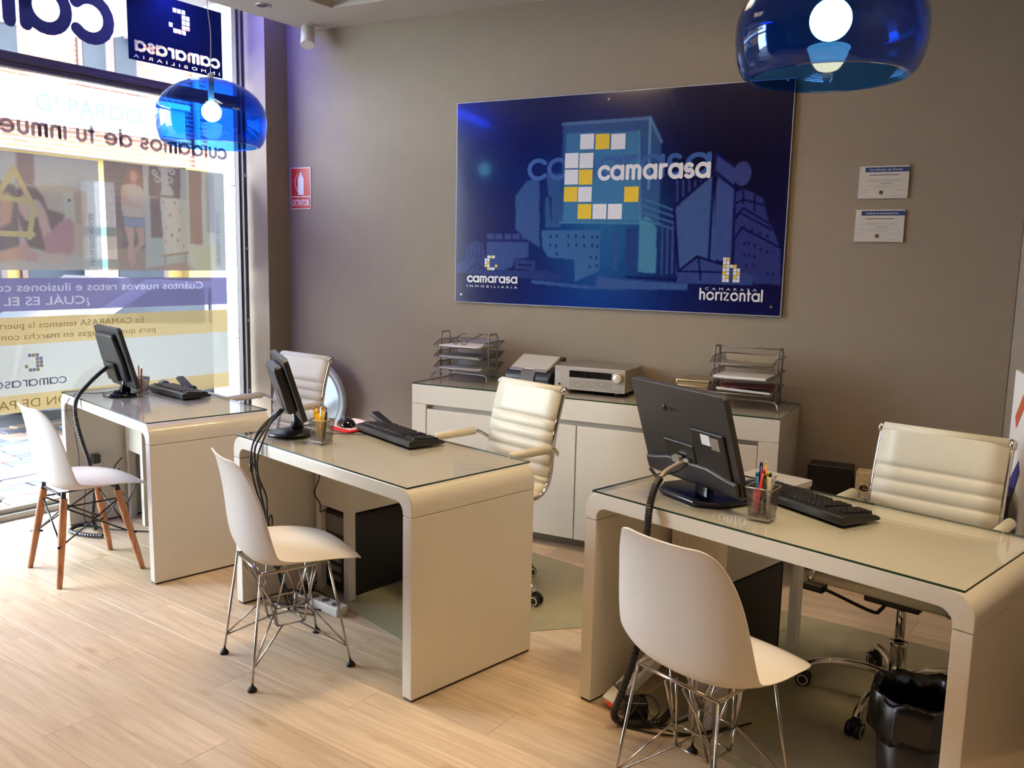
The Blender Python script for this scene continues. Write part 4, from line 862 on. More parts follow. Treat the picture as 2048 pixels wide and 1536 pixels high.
def visitor(cx_, cy_, th, kind, label):
    """local y = facing"""
    t = thing('visitor_chair', label, 'chair', (cx_, cy_, 0), th - PI / 2, 'white moulded visitor chairs')
    o = shell_mesh().build('seat_shell', PLAST, t, solid=.006, sub=2, recalc=False, offset=0)
    fx, fy = (.188, .19) if kind == 'wood' else (.172, .185)
    mx_, my = .135, .125
    BM = BLACK if kind == 'wood' else WIRE
    if kind == 'wood':
        WD_ = wood()
        for sx in (-1, 1):
            for s_y in (-1, 1):
                a = Vector((sx * .125, s_y * .12 - .01, .395)); b = Vector((sx * fx, s_y * fy, .0))
                MB().tube([b, b.lerp(a, .12), b.lerp(a, .6), a.lerp(b, .02), a], [.011, .0135, .0175, .0165, .0165], 14).build('leg', WD_, t)
        fr = MB(); rod = .0042; top = {}; low = {}
        for sx in (-1, 1):
            for s_y in (-1, 1):
                A = Vector((sx * .125, s_y * .12 - .01, .395)); Bv = Vector((sx * fx, s_y * fy, 0))
                top[sx, s_y] = A.lerp(Bv, .10); low[sx, s_y] = A.lerp(Bv, .53)
                fr.cyl(A + Vector((0, 0, -.005)), A + Vector((0, 0, .03)), .011, 8); fr.cyl(low[sx, s_y] - Vector((sx * .02, s_y * .02, 0)), low[sx, s_y] + Vector((sx * .02, s_y * .02, 0)), .006, 8)
        for a, b in (((-1, -1), (1, -1)), ((-1, 1), (1, 1)), ((-1, -1), (-1, 1)), ((1, -1), (1, 1))):
            fr.cyl(top[a], low[b], rod, 8); fr.cyl(top[b], low[a], rod, 8)
        for k in ((-1, 1)): fr.tube([top[k, -1], top[k, 1]], rod, 8)
        for k in ((-1, 1)): fr.tube([Vector((-.13, k * .12 - .01, .405)), Vector((.13, k * .12 - .01, .405))], .006, 8)
        fr.build('cross_bracing', BM, t)
    else:
        fr = MB(); rod = .0034
        mount = {}
        for sx in (-1, 1):
            for s_y in (-1, 1):
                A = Vector((sx * mx_, s_y * my - .01, .408)); Bv = Vector((sx * fx, s_y * fy, .014))
                m_ = MB().tube([A, Bv.lerp(A, .10), Bv], .0046, 8); m_.build('leg', WIRE, t)
                MB().lathe([(.001, 0), (.017, 0), (.016, .008), (.008, .018), (.001, .02)], (Bv.x, Bv.y, 0), 14).build('rubber_foot', RUBBER, t)
                up = Vector((sx * .062, s_y * .060, .235)); lo = Vector((sx * .055, s_y * .052, .165))
                K_ = Bv.lerp(A, .16)
                fr.tube([K_, lo + Vector((0, -s_y * .02, 0)), Vector((-sx * 0 + sx * .045, s_y * .05, .165))], rod, 6)
                fr.tube([K_ + Vector((0, 0, .004)), up], rod, 6)
                fr.tube([up, Vector((sx * .11, s_y * .02 - .01, .405))], rod, 6); fr.tube([up, Vector((sx * .03, s_y * (my + .01) - .01, .40))], rod, 6)
                fr.tube([lo, Vector((sx * .02, s_y * .11, .40))], rod, 6)
                fr.tube([up, lo], rod, 6)
        for z, a, b in ((.235, .062, .060), (.165, .055, .052)):
            fr.tube([(-a, -b, z), (a, -b, z), (a, b, z), (-a, b, z)], rod, 6, closed=True)
        for k in (-1, 1): fr.tube([(-.14, k * my - .01, .405), (.14, k * my - .01, .405)], .0055, 8)
        for k in (-1, 1): fr.tube([(k * mx_, -my - .01, .405), (k * mx_, my - .01, .405)], .0055, 8)
        fr.build('wire_base', WIRE, t)
    return t
def wood():
    if 'beech_wood' in MATS: return MATS['beech_wood']
    m = mat('beech_wood', (176, 118, 76), .45, noise=0); nt = m.node_tree; b = nt.nodes['Principled BSDF']; N = nt.nodes.new
    tc = N('ShaderNodeTexCoord'); mp = N('ShaderNodeMapping'); mp.inputs['Scale'].default_value = (40, 40, 3); no = N('ShaderNodeTexNoise'); no.inputs['Scale'].default_value = 2
    r = N('ShaderNodeValToRGB'); r.color_ramp.elements[0].color = L3(156, 98, 62); r.color_ramp.elements[1].color = L3(196, 136, 92); r.color_ramp.elements[0].position = .3; r.color_ramp.elements[1].position = .7
    nt.links.new(tc.outputs['Object'], mp.inputs[0]); nt.links.new(mp.outputs[0], no.inputs[0]); nt.links.new(no.outputs['Fac'], r.inputs[0]); nt.links.new(r.outputs[0], b.inputs['Base Color']); return m
visitor(-3.65, 2.608, math.radians(74.5), 'wood', 'white moulded chair with four wooden legs in front of the desk by the window')
visitor(-2.158, 2.354, math.radians(61.5), 'wire', 'white moulded chair on a steel wire base in front of the middle desk')
visitor(-.545, 2.265, math.radians(68), 'wire', 'white moulded chair on a steel wire base in front of the nearest desk')
# ------------------------------------------------------------------ office chairs
def office(cx_, cy_, t_, s, label, base_rot, W_=.43, lever=True):
    """local +y = toward the camera side (sitter's front), x = image right"""
    t = thing('office_chair', label, 'office chair', (cx_, cy_, 0), t_ + PI, 'white ribbed office chairs')
    # profile (y forward, z rel seat)
    P_ = [(.245, .005), (.235, .010), (.20, .008), (.10, -.004), (.0, -.018), (-.09, -.028), (-.155, -.020), (-.200, .015), (-.222, .07), (-.228, .13), (-.236, .20), (-.250, .28), (-.272, .36), (-.298, .438), (-.304, .448)]
    prof = [Vector((0, a, s + b)) for a, b in P_]; dense = smooth(prof, 8)
    hw = W_ / 2
    for sx in (-1, 1):
        MB().tube([v + Vector((sx * (hw + .003), -.007, 0)) for v in dense], .0095, 10).build('side_rail', CHROME, t)
    # sling : ribs
    L_ = [0]
    for a, b in zip(dense[:-1], dense[1:]): L_.append(L_[-1] + (b - a).length)
    tot = L_[-1]
    def at(d):
        for k in range(len(L_) - 1):
            if L_[k + 1] >= d: f = (d - L_[k]) / (L_[k + 1] - L_[k] + 1e-9); return dense[k].lerp(dense[k + 1], f), (dense[k + 1] - dense[k]).normalized()
        return dense[-1], (dense[-1] - dense[-2]).normalized()
    def sling(d0, d1, seams, nm):
        mb = MB(); vs = []; N_ = int((d1 - d0) / .005); nx = 6
        ds = [d0 + (d1 - d0) * k / N_ for k in range(N_ + 1)]
        for d in ds:
            p_, tg = at(d); nrm = Vector((0, tg.z, -tg.y))          # towards sitter
            near = min([abs(d - q_) for q_ in seams] + [9]); puff = .013 * (1 - math.exp(-near / .009)) + .003
            for k in range(nx + 1):
                u = -1 + 2 * k / nx; vs.append(p_ + Vector((u * hw, 0, 0)) + nrm * (puff * (1 - .35 * abs(u) ** 6)))
        for d in ds:
            p_, tg = at(d); nrm = Vector((0, tg.z, -tg.y))
            for k in range(nx + 1):
                u = -1 + 2 * k / nx; vs.append(p_ + Vector((u * hw, 0, 0)) - nrm * .007)
        m = N_ + 1; w_ = nx + 1; Q = lambda l, i, k: l * m * w_ + i * w_ + k; fs = []
        for i in range(N_):
            for k in range(nx): fs.append((Q(0, i, k), Q(0, i, k + 1), Q(0, i + 1, k + 1), Q(0, i + 1, k))); fs.append((Q(1, i, k), Q(1, i + 1, k), Q(1, i + 1, k + 1), Q(1, i, k + 1)))
            fs.append((Q(0, i, 0), Q(0, i + 1, 0), Q(1, i + 1, 0), Q(1, i, 0))); fs.append((Q(0, i, nx), Q(1, i, nx), Q(1, i + 1, nx), Q(0, i + 1, nx)))
        for k in range(nx): fs.append((Q(0, 0, k), Q(1, 0, k), Q(1, 0, k + 1), Q(0, 0, k + 1))); fs.append((Q(0, N_, k), Q(0, N_, k + 1), Q(1, N_, k + 1), Q(1, N_, k)))
        mb.add(vs, fs, 0, True); return mb.build(nm, LEATH, t)
    mid = L_[int(len(L_) * .5)]
    seams_b = [tot - .145 - .052 * k for k in range(7)]
    split = seams_b[5]
    sling(split, tot - .01, seams_b, 'backrest'); sling(.01, split - .001, [.06 + .052 * k for k in range(9)] + [split], 'seat')
    for (v, r_) in ((dense[-1] + Vector((0, -.002, -.004)), .021), (dense[0] + Vector((0, .0, -.004)), .016)):
        MB().cyl(v - Vector((hw - .004, 0, 0)), v + Vector((hw - .004, 0, 0)), r_, 18).build('padded_roll', LEATH, t)
        for sx in (-1, 1): MB().lathe([(.001, .022), (.014, .020), (.020, .012), (.020, 0), (.001, 0)], v + Vector((sx * (hw - .004), 0, 0)), 18, M=Matrix.Rotation(sx * PI / 2, 3, 'Y')).build('end_cap', CHROME, t)
    for sx in (-1, 1):
        ax = .262
        MB().tube(smooth([(sx * (hw + .008), .13, s - .0), (sx * (ax + .0), .115, s + .06), (sx * ax, .085, s + .15), (sx * ax, .07, s + .192), (sx * ax, .03, s + .20), (sx * ax, -.16, s + .202), (sx * (ax - .0), -.205, s + .196), (sx * (ax - .012), -.235, s + .178), (sx * (hw + .012), -.262, s + .160)], 6), .0085, 10).build('armrest_frame', CHROME, t)
        MB().tube([(sx * ax, .062, s + .201), (sx * ax, .055, s + .201), (sx * ax, -.175, s + .203), (sx * ax, -.182, s + .203)], [.013, .019, .019, .013], 14).build('armrest_pad', LEATH, t)
    # mechanism, column, base
    MB().box((-.09, -.10, s - .085), (.09, .12, s - .06)).build('mechanism', BLACK, t, bevel=.006)
    for yy in (.08, -.09): MB().cyl((-hw, yy, s - .042), (hw, yy, s - .042), .009, 12).build('cross_bar', CHROME, t)
    MB().box((-.14, .02, s - .088), (.14, .06, s - .058)).build('support_plate', BLACK, t, bevel=.004)
    for sx in (-1, 1): MB().cyl((sx * .135, .04, s - .072), (sx * .172, .04, s - .072), .016, 14).build('pivot_cap', CHROME, t)
    if lever:
        MB().tube(smooth([(.03, .03, s - .08), (.06, .03, s - .135), (.09, .03, s - .15), (.22, .05, s - .115), (.26, .06, s - .105)], 6), .0065, 8).build('lever', BLACK, t)
        MB().box((.245, .035, s - .118), (.32, .085, s - .090)).build('lever_paddle', BLACK, t, bevel=.006)
    MB().cyl((0, 0, .21), (0, 0, s - .07), .016, 16).build('gas_lift', CHROME, t)
    MB().lathe([(.001, .06), (.030, .06), (.034, .09), (.030, .13), (.027, .135), (.027, .22), (.030, .222), (.030, .235), (.018, .238)], n=20).build('column', CHROME, t)
    for k in range(5):
        a = base_rot + k * 2 * PI / 5; d = Vector((math.cos(a), math.sin(a), 0))
        MB().tube(smooth([d * .025 + Vector((0, 0, .105)), d * .10 + Vector((0, 0, .118)), d * .20 + Vector((0, 0, .112)), d * .27 + Vector((0, 0, .090)), d * .300 + Vector((0, 0, .062))], 5), .0155, 12).build('base_arm', CHROME, t)
        n_ = Vector((-d.y, d.x, 0)); cpos = d * .305 + Vector((0, 0, .026))
        cs = MB(); rg = MB()
        for s2 in (-1, 1):
            cs.tube([cpos + n_ * s2 * .006, cpos + n_ * s2 * .024], .026, 20)
        cs.tube([cpos, cpos + Vector((0, 0, .035))], .010, 8); cs.box(tuple(cpos + Vector((-.014, -.014, .008))), tuple(cpos + Vector((.014, .014, .034))))
        cw = cs.build('caster', BLACK, t); 
        for s2 in (-1, 1):
            MB().tube([cpos + n_ * s2 * .0235, cpos + n_ * s2 * .0252], .0195, 18).build('caster_ring', SIGNW, cw)
            MB().tube([cpos + n_ * s2 * .0250, cpos + n_ * s2 * .0260], .0145, 16).build('caster_hub', BLACK, cw)
    return t
office(-3.45, 3.606, -.191, .487, 'white ribbed office chair with armrests behind the desk by the window', 1.2)
c2p = Vector((-1.549, 3.298, 0)) - Vector((-1.875, 3.325, 0))
office(-1.875, 3.325, -.354, .487, 'white ribbed office chair with chrome armrests behind the middle desk', math.atan2(c2p.y, c2p.x) - (-.354 + PI), W_=.425)
c3 = Vector((-.1, 3.14, 0)); v3 = Vector((-.207, 2.824, 0)) - c3
office(-.1, 3.14, -.265, .476, 'white ribbed office chair behind the nearest desk at the right', math.atan2(v3.y, v3.x) - (-.265 + PI))
# chair mats
MATM = mat('grey_floor_mat', (160, 155, 126), .55, noise=.05, scale=14)
for (poly, lab) in (([(-2.60, 2.97), (-1.865, 2.70), (-1.30, 3.185), (-1.56, 3.84), (-2.2, 4.0), (-2.5, 3.5)], 'grey green chair mat under the middle desk'), ([(-.90, 2.66), (-.417, 2.45), (.08, 2.42), (.24, 3.0), (.2, 3.70), (-.60, 3.80), (-.72, 3.45)], 'grey green chair mat under the nearest desk'),
                    ([(-3.95, 3.28), (-3.35, 3.02), (-3.0, 3.1), (-2.85, 3.5), (-3.2, 4.1), (-3.85, 4.0)], 'grey chair mat behind the desk by the window')):
    tag(MB().prism(poly, (0, 0, .0003), (1, 0, 0), (0, 1, 0), (0, 0, 1), .0025).build('chair_mat', MATM), lab, 'floor mat', 'chair mats')
# ------------------------------------------------------------------ monitors
def monitor(i, a, b, z, ph, tau, w_, h_, label, kind, base=(0, 0)):
    T = DESK[i][2] + ph; o_ = dk(i, a, b, ZT); t = thing('monitor', label, 'monitor', o_, T, 'computer monitors')
    zz = z - ZT
    R_ = Matrix.Translation((0, 0, zz)) @ Matrix.Rotation(tau, 4, 'X')     # tilt: top toward -y (visitor side)
    R_ = Matrix.Translation((0, 0, zz)) @ Matrix.Rotation(tau, 4, 'X')
    def bx(mb, p0, p1, mi=0): return mb.box(p0, p1, mi, M=R_)
    th = .022
    c_ = .012
    out = [(-w_ / 2 + c_, 0), (w_ / 2 - c_, 0), (w_ / 2, c_), (w_ / 2, h_ - c_), (w_ / 2 - c_, h_), (-w_ / 2 + c_, h_), (-w_ / 2, h_ - c_), (-w_ / 2, c_)]
    mb = MB().prism(out, (0, 0, 0), (1, 0, 0), (0, 0, 1), (0, 1, 0), th); mb.v = [tuple(R_ @ Vector(v)) for v in mb.v]; mb.build('panel', DGREY if kind != 'wide' else mat('charcoal_plastic', (44, 42, 42), .38, noise=.06, scale=120), t, bevel=.003)
    bx(MB(), (-w_ / 2 + .016, th, .02), (w_ / 2 - .016, th + .001, h_ - .016)).build('screen', GBLACK, t)
    BMm = MATS.get('charcoal_plastic', DGREY) if kind == 'wide' else DGREY
    if kind == 'wide':
        lo = [(-w_ / 2 + .01, .0), (w_ / 2 - .01, .0), (w_ / 2 - .006, .05), (w_ / 2 - .05, .055), (.10, .075), (-.10, .075), (-w_ / 2 + .05, .055), (-w_ / 2 + .006, .05)]
        mb = MB().prism(lo, (0, -.015, .012), (1, 0, 0), (0, 0, 1), (0, 1, 0), .017); mb.v = [tuple(R_ @ Vector(v)) for v in mb.v]; mb.build('lower_housing', BMm, t, bevel=.012, seg=3)
        bx(MB(), (.05, -.008, .055), (.205, .001, .215)).build('recess_bay', BLACK, t, bevel=.004)
        bx(MB(), (-.11, -.008, .060), (.045, .001, .15)).build('port_cover', BLACK, t, bevel=.006)
        bx(MB(), (.100, -.0095, .170), (.142, -.008, .205)).build('white_label', SIGNW, t); bx(MB(), (.144, -.0095, .160), (.182, -.008, .200)).build('printed_label', SILVER, t)
        lgm = MB(); lgm.lathe([(.001, 0), (.013, 0), (.013, .002), (.001, .002)], (0, 0, 0), 20)
        lgm.v = [tuple(R_ @ (Matrix.Rotation(PI / 2, 3, 'X') @ Vector(v) + Vector((-.075, -.0005, .262)))) for v in lgm.v]; lgm.build('badge', BLACK, t)
        for k in range(4): bx(MB(), (-.055 + k * .012, -.0012, .257), (-.055 + k * .012 + (.008 if k % 2 else .004), 0, .267)).build('badge_mark', BLACK, t)
        bx(MB(), (-.05, -.03, .085), (-.012, -.014, .105)).build('port', SILVER, t); bx(MB(), (.0, -.02, .09), (.02, -.014, .10)).build('port', LSILV, t)
        MB().box((-.035, .03, .005), (.035, .06, zz + .06)).build('stand_neck', GBLACK, t, bevel=.008)
        bs = [(-.09, -.095), (.09, -.095), (.15, -.03), (.15, .10), (.11, .125), (-.11, .125), (-.15, .10), (-.15, -.03)]
        MB().prism(bs, (.0, .02, 0), (1, 0, 0), (0, 1, 0), (0, 0, 1), .016).build('stand_base', mat('glossy_dark_blue', (8, 10, 34), .06, noise=.05), t, bevel=.006, seg=3)
    else:
        hb = [(-w_ * .36, .04), (w_ * .36, .04), (w_ * .40, h_ * .5), (w_ * .34, h_ - .03), (-w_ * .34, h_ - .03), (-w_ * .40, h_ * .5)]
        mb = MB().prism(hb, (0, -.026 if kind == 'square' else -.042, 0), (1, 0, 0), (0, 0, 1), (0, 1, 0), .03 if kind == 'square' else .045)
        mb.v = [tuple(R_ @ Vector(v)) for v in mb.v]; mb.build('rear_housing', DGREY, t, bevel=.014, seg=3)
        bx(MB(), (-.07, -.045, .05), (.07, -.024, .15)).build('port_cover', BLACK, t, bevel=.005)
        MB().tube([(0, .0, .01), (0, .01, .06), (0, .0, zz + .07)], [.032, .024, .024], 16).build('stand_neck', BLACK if kind != 'square' else GBLACK, t)
        MB().lathe([(.001, 0), (.098, 0), (.102, .006), (.085, .014), (.035, .024), (.001, .026)], (base[0], base[1], 0), 36).build('stand_base', GBLACK if kind == 'square' else BLACK, t)
    return t, R_
m1, RM1 = monitor(1, .31, .231, .80, .0, .27, .35, .335, 'dark monitor on a round glossy foot on the desk by the window', 'square', (0, -.01))
m2, RM2 = monitor(2, .175, .200, .835, -.40, .295, .40, .275, 'black monitor seen edge-on with round foot on the middle desk', 'side', (.0, -.02))
m3, RM3 = monitor(3, .295, .200, .798, -.285, .31, .476, .345, 'wide charcoal monitor seen from behind on the nearest desk', 'wide')
# keyboards
def keyboard(i, cs, label, w_=.46, d_=.165):
    a, b, ang = cs; t = thing('keyboard', label, 'keyboard', dk(i, a, b, ZT), DESK[i][2] + ang, 'black keyboards')
    MB().prism([(0, 0), (.0, .026), (.03, .030), (d_ - .02, .018), (d_, .010), (d_, 0)], (-w_ / 2, -d_ / 2, .002), (0, 1, 0), (0, 0, 1), (1, 0, 0), w_).build('keyboard_body', BLACK, t, bevel=.004)
    ks = MB()
    for r_ in range(6):
        yy = -d_ / 2 + .036 + r_ * .0205; zt = .031 - (.011) * (yy + d_ / 2 - .03) / (d_ - .05)
        x = -w_ / 2 + .012
        while x < w_ / 2 - .024:
            if not (.278 < x + w_ / 2 < .288 or .350 < x + w_ / 2 < .358):
                ww = .0165
                if r_ == 5 and .12 < x + w_ / 2 < .14: ww = .075
                ks.box((x, yy - .0085, zt - .002), (x + ww, yy + .0085, zt + .007), top=.82); x += ww - .0165
            x += .019
    stuff(ks.build('keys', mat('key_plastic', (30, 29, 29), .45, noise=.1), t))
    for sx in (-1, 1): MB().box((sx * w_ * .42 - .012, -d_ / 2 + .01, -.0), (sx * w_ * .42 + .012, -d_ / 2 + .03, .004)).build('foot', RUBBER, t)
    return t
keyboard(1, (.455, .465, .02), 'black keyboard on the desk by the window', .44, .16)
keyboard(2, (.512, .495, -.14), 'black keyboard lying across the middle desk', .46, .17)
keyboard(3, (.585, .395, -.28), 'black keyboard behind the pen cup on the nearest desk', .45, .16)
def mouse(i, a, b, ang, lab):
    t = thing('computer_mouse', lab, 'mouse', dk(i, a, b, ZT + .0042), DESK[i][2] + ang)
    t.scale = (1.12, 1.12, 1.12)
    mb = MB(); n = 10; vs = []; rows = []
    for j in range(n + 1):
        f = j / n; y = -.055 + .11 * f; wv = .031 * math.sqrt(max(0, 1 - (2 * f - 1) ** 4)) + .001; hv = .036 * math.sin(PI * min(1, f * .92 + .04)) ** .6 + .001
        for k in range(9): a_ = PI * k / 8; vs.append((wv * math.cos(a_), y, hv * math.sin(a_)))
    mb.add(vs, [(j * 9 + k, j * 9 + k + 1, (j + 1) * 9 + k + 1, (j + 1) * 9 + k) for j in range(n) for k in range(8)] + [tuple(j * 9 for j in range(n + 1)) + tuple(j * 9 + 8 for j in range(n, -1, -1))], 0, True)
    mb.build('mouse_body', GBLACK, t); MB().cyl((-.003, .03, .030), (.003, .03, .030), .007, 10).build('scroll_wheel', SILVER, t); return t
mouse(1, .20, .49, 1.35, 'black mouse on a pink pad on the desk by the window')
mouse(2, .185, .452, 1.35, 'black mouse on the lilac paper over the red pad on the middle desk')
def slab(name, i, pts, z0, th, m, lab, cat, grp=None):
    o_ = dk(i, *pts[0]); P_ = [dk(i, a, b) - o_ for a, b in pts]
    return tag(MB().prism([(v.x, v.y) for v in P_], (0, 0, 0), (1, 0, 0), (0, 1, 0), (0, 0, 1), th).build(name, m, None, (o_.x, o_.y, z0)), lab, cat, grp)
slab('mouse_pad', 1, [(.07, .42), (.235, .42), (.30, .60), (.07, .60)], ZT, .003, mat('pink_pad', (206, 120, 116), .6), 'pinkish mouse pad under the mouse by the window', 'mouse pad')
slab('mouse_pad', 2, [(.16, .372), (.300, .372), (.292, .57), (.16, .57)], ZT, .0025, mat('red_pad', (214, 26, 30), .5), 'bright red mouse pad on the middle desk', 'mouse pad')
slab('paper_sheet', 2, [(.05, .415), (.275, .405), (.285, .592), (.05, .592)], ZT + .0027, .0012, mat('lilac_paper', (222, 212, 222), .6), 'pale lilac paper sheet under the mouse on the middle desk', 'paper')
slab('paper_card', 2, [(.10, .30), (.20, .26), (.24, .34), (.13, .375)], ZT, .002, PAPER, 'small white card behind the monitor foot on the middle desk', 'paper')
slab('paper_sheet', 1, [(.035, .465), (.065, .465), (.065, .59), (.035, .59)], ZT, .001, PAPER, 'white paper strip beside the pink mouse pad', 'paper')
# cordless phones standing in chargers
def phone(i, a, b, ang, lab):
    t = thing('cordless_phone', lab, 'phone', dk(i, a, b, ZT), DESK[i][2] + ang)
    MB().lathe([(.001, 0), (.04, 0), (.043, .01), (.034, .025), (.001, .028)], n=20).build('charging_cradle', BLACK, t)
    M_ = Matrix.Translation((0, 0, .016)) @ Matrix.Rotation(math.radians(-70), 4, 'Y')
    MB().box((-.011, -.022, 0), (.011, .022, .128), M=M_).build('handset', BLACK, t, bevel=.007, seg=3)
    MB().box((-.0125, -.017, .08), (-.0105, .017, .128), M=M_).build('earpiece_panel', SILVER, t)
phone(1, .385, .555, .0, 'black cordless phone leaning in its cradle on the desk by the window')
phone(2, .365, .560, .0, 'black cordless phone leaning in its cradle on the middle desk')
# ------------------------------------------------------------------ pen cups
def mesh_cup_mat():
    m = bpy.data.materials.new('perforated_metal'); m.use_nodes = True; nt = m.node_tree; N = nt.nodes.new; b = nt.nodes['Principled BSDF']; b.inputs['Base Color'].default_value = L3(120, 118, 114); b.inputs['Metallic'].default_value = .7; b.inputs['Roughness'].default_value = .35
    tc = N('ShaderNodeTexCoord'); ck = N('ShaderNodeTexVoronoi'); ck.inputs['Scale'].default_value = 420; gt = N('ShaderNodeMath'); gt.operation = 'LESS_THAN'; gt.inputs[1].default_value = .52
    nt.links.new(tc.outputs['Object'], ck.inputs[0]); nt.links.new(ck.outputs['Distance'], gt.inputs[0])
    t = N('ShaderNodeBsdfTransparent'); mx = N('ShaderNodeMixShader'); o = nt.nodes['Material Output']; nt.links.new(gt.outputs[0], mx.inputs[0]); nt.links.new(b.outputs[0], mx.inputs[1]); nt.links.new(t.outputs[0], mx.inputs[2]); nt.links.new(mx.outputs[0], o.inputs[0]); return m
PERF = mesh_cup_mat()
def cup(i, a, b, ang, lab, s0=.062, s1=.082, h=.098):
    t = thing('pen_cup', lab, 'pen cup', dk(i, a, b, ZT), DESK[i][2] + ang, 'square mesh pen cups')
    mb = MB(); A = [(-s0 / 2, -s0 / 2, .004), (s0 / 2, -s0 / 2, .004), (s0 / 2, s0 / 2, .004), (-s0 / 2, s0 / 2, .004)]; B_ = [(-s1 / 2, -s1 / 2, h), (s1 / 2, -s1 / 2, h), (s1 / 2, s1 / 2, h), (-s1 / 2, s1 / 2, h)]
    mb.add(A + B_, [(0, 1, 5, 4), (1, 2, 6, 5), (2, 3, 7, 6), (3, 0, 4, 7)]); mb.build('perforated_sides', PERF, t)
    MB().tube([B_[0], B_[1], B_[2], B_[3]], .0022, 6, closed=True).build('rim', SILVER, t)
    MB().box((-s0 / 2 - .002, -s0 / 2 - .002, 0), (s0 / 2 + .002, s0 / 2 + .002, .008)).build('solid_base', SILVER, t, bevel=.002)
    return t
cup(3, .572, .155, .2, 'square wire mesh pen cup full of coloured pens on the nearest desk')
cup(2, .392, .188, .2, 'square wire mesh pen cup with yellow pencils on the middle desk', .060, .078, .095)
cup(1, .375, .285, .2, 'square mesh pen cup behind the monitor on the desk by the window', .060, .078, .095)
def pen(i, cup_ab, dx, dy, lx, ly, ln, col, r_, label, name='pen', tip=None, cap=None, grp=None):
    """stands in the cup: foot offset (dx,dy), lean towards (lx,ly)"""
    o_ = dk(i, cup_ab[0], cup_ab[1], ZT + .010); t = thing(name, label, name.replace('_', ' ').split()[-1], o_, DESK[i][2] + .2, grp)
    a = Vector((dx, dy, 0)); b = a + Vector((lx, ly, math.sqrt(max(.001, ln * ln - lx * lx - ly * ly)))); d = (b - a).normalized()
    MB().tube([a, a + d * .01, b - d * .012], [r_ * .5, r_, r_], 8).build('barrel', mat('pen_' + '_'.join(map(str, col)), col, .35, noise=.02), t)
    cc = cap or col; MB().tube([b - d * .0118, b - d * .002, b], [r_ * .95, r_ * .8, r_ * .4], 8).build('tip' if not cap else 'end_cap', mat('pen_' + '_'.join(map(str, cc)), cc, .35, noise=.02), t)
C3 = (.572, .155)
pen(3, C3, -.016, .016, -.012, .004, .125, (30, 130, 180), .0075, 'turquoise highlighter at the left of the pen cup on the nearest desk', 'highlighter')
pen(3, C3, -.012, .010, -.004, .004, .158, (28, 30, 96), .0055, 'navy blue pen standing tallest at the left of the nearest pen cup')
pen(3, C3, -.018, -.012, .018, .010, .142, (226, 50, 34), .006, 'red orange pen in the nearest pen cup')
pen(3, C3, .0, .012, -.002, .002, .165, (228, 168, 40), .0038, 'yellow pencil with pale eraser in the nearest pen cup', 'pencil', cap=(236, 226, 214))
pen(3, C3, .004, .018, .002, .0, .130, (170, 210, 40), .0055, 'lime green highlighter at the back of the nearest pen cup', 'highlighter')
pen(3, C3, .010, -.008, -.004, -.004, .128, (24, 24, 26), .0055, 'black ballpoint pen in the front of the nearest pen cup')
pen(3, C3, .012, .0, .008, -.006, .134, (206, 204, 198), .0055, 'white marker pen in the nearest pen cup', 'marker', cap=(30, 30, 30))
pen(3, C3, -.002, .016, .034, -.004, .134, (150, 146, 140), .0042, 'silver mechanical pencil leaning right in the nearest pen cup', 'pencil', cap=(226, 222, 214))
pen(3, C3, -.014, -.014, -.004, -.006, .085, (220, 90, 110), .0080, 'pink highlighter seen through the mesh of the nearest pen cup', 'highlighter')
C2 = (.392, .188)
for k in range(9):
    an = k * 2.4; pen(2, C2, -.010 + .010 * math.cos(an), .002 + .012 * math.sin(an), -.008 + .018 * math.cos(an + .8), .010 * math.sin(an + .8), .128 + .012 * math.sin(k * 1.7), (236, 196, 40), .0038, 'one of the yellow pencils bunched in the middle desk pen cup', 'pencil', cap=(214, 150, 60) if k % 3 else (236, 214, 170), grp='yellow pencils in the middle pen cup')
pen(2, C2, .016, -.004, .016, .0, .122, (26, 26, 28), .0048, 'black pen at the right of the middle desk pen cup')
C1 = (.375, .285)
pen(1, C1, .0, .0, -.006, .004, .15, (226, 170, 60), .0042, 'yellow pencil behind the monitor by the window', 'pencil', cap=(230, 226, 214))
pen(1, C1, .010, .004, .010, .0, .135, (180, 34, 40), .0045, 'red pen behind the monitor by the window')
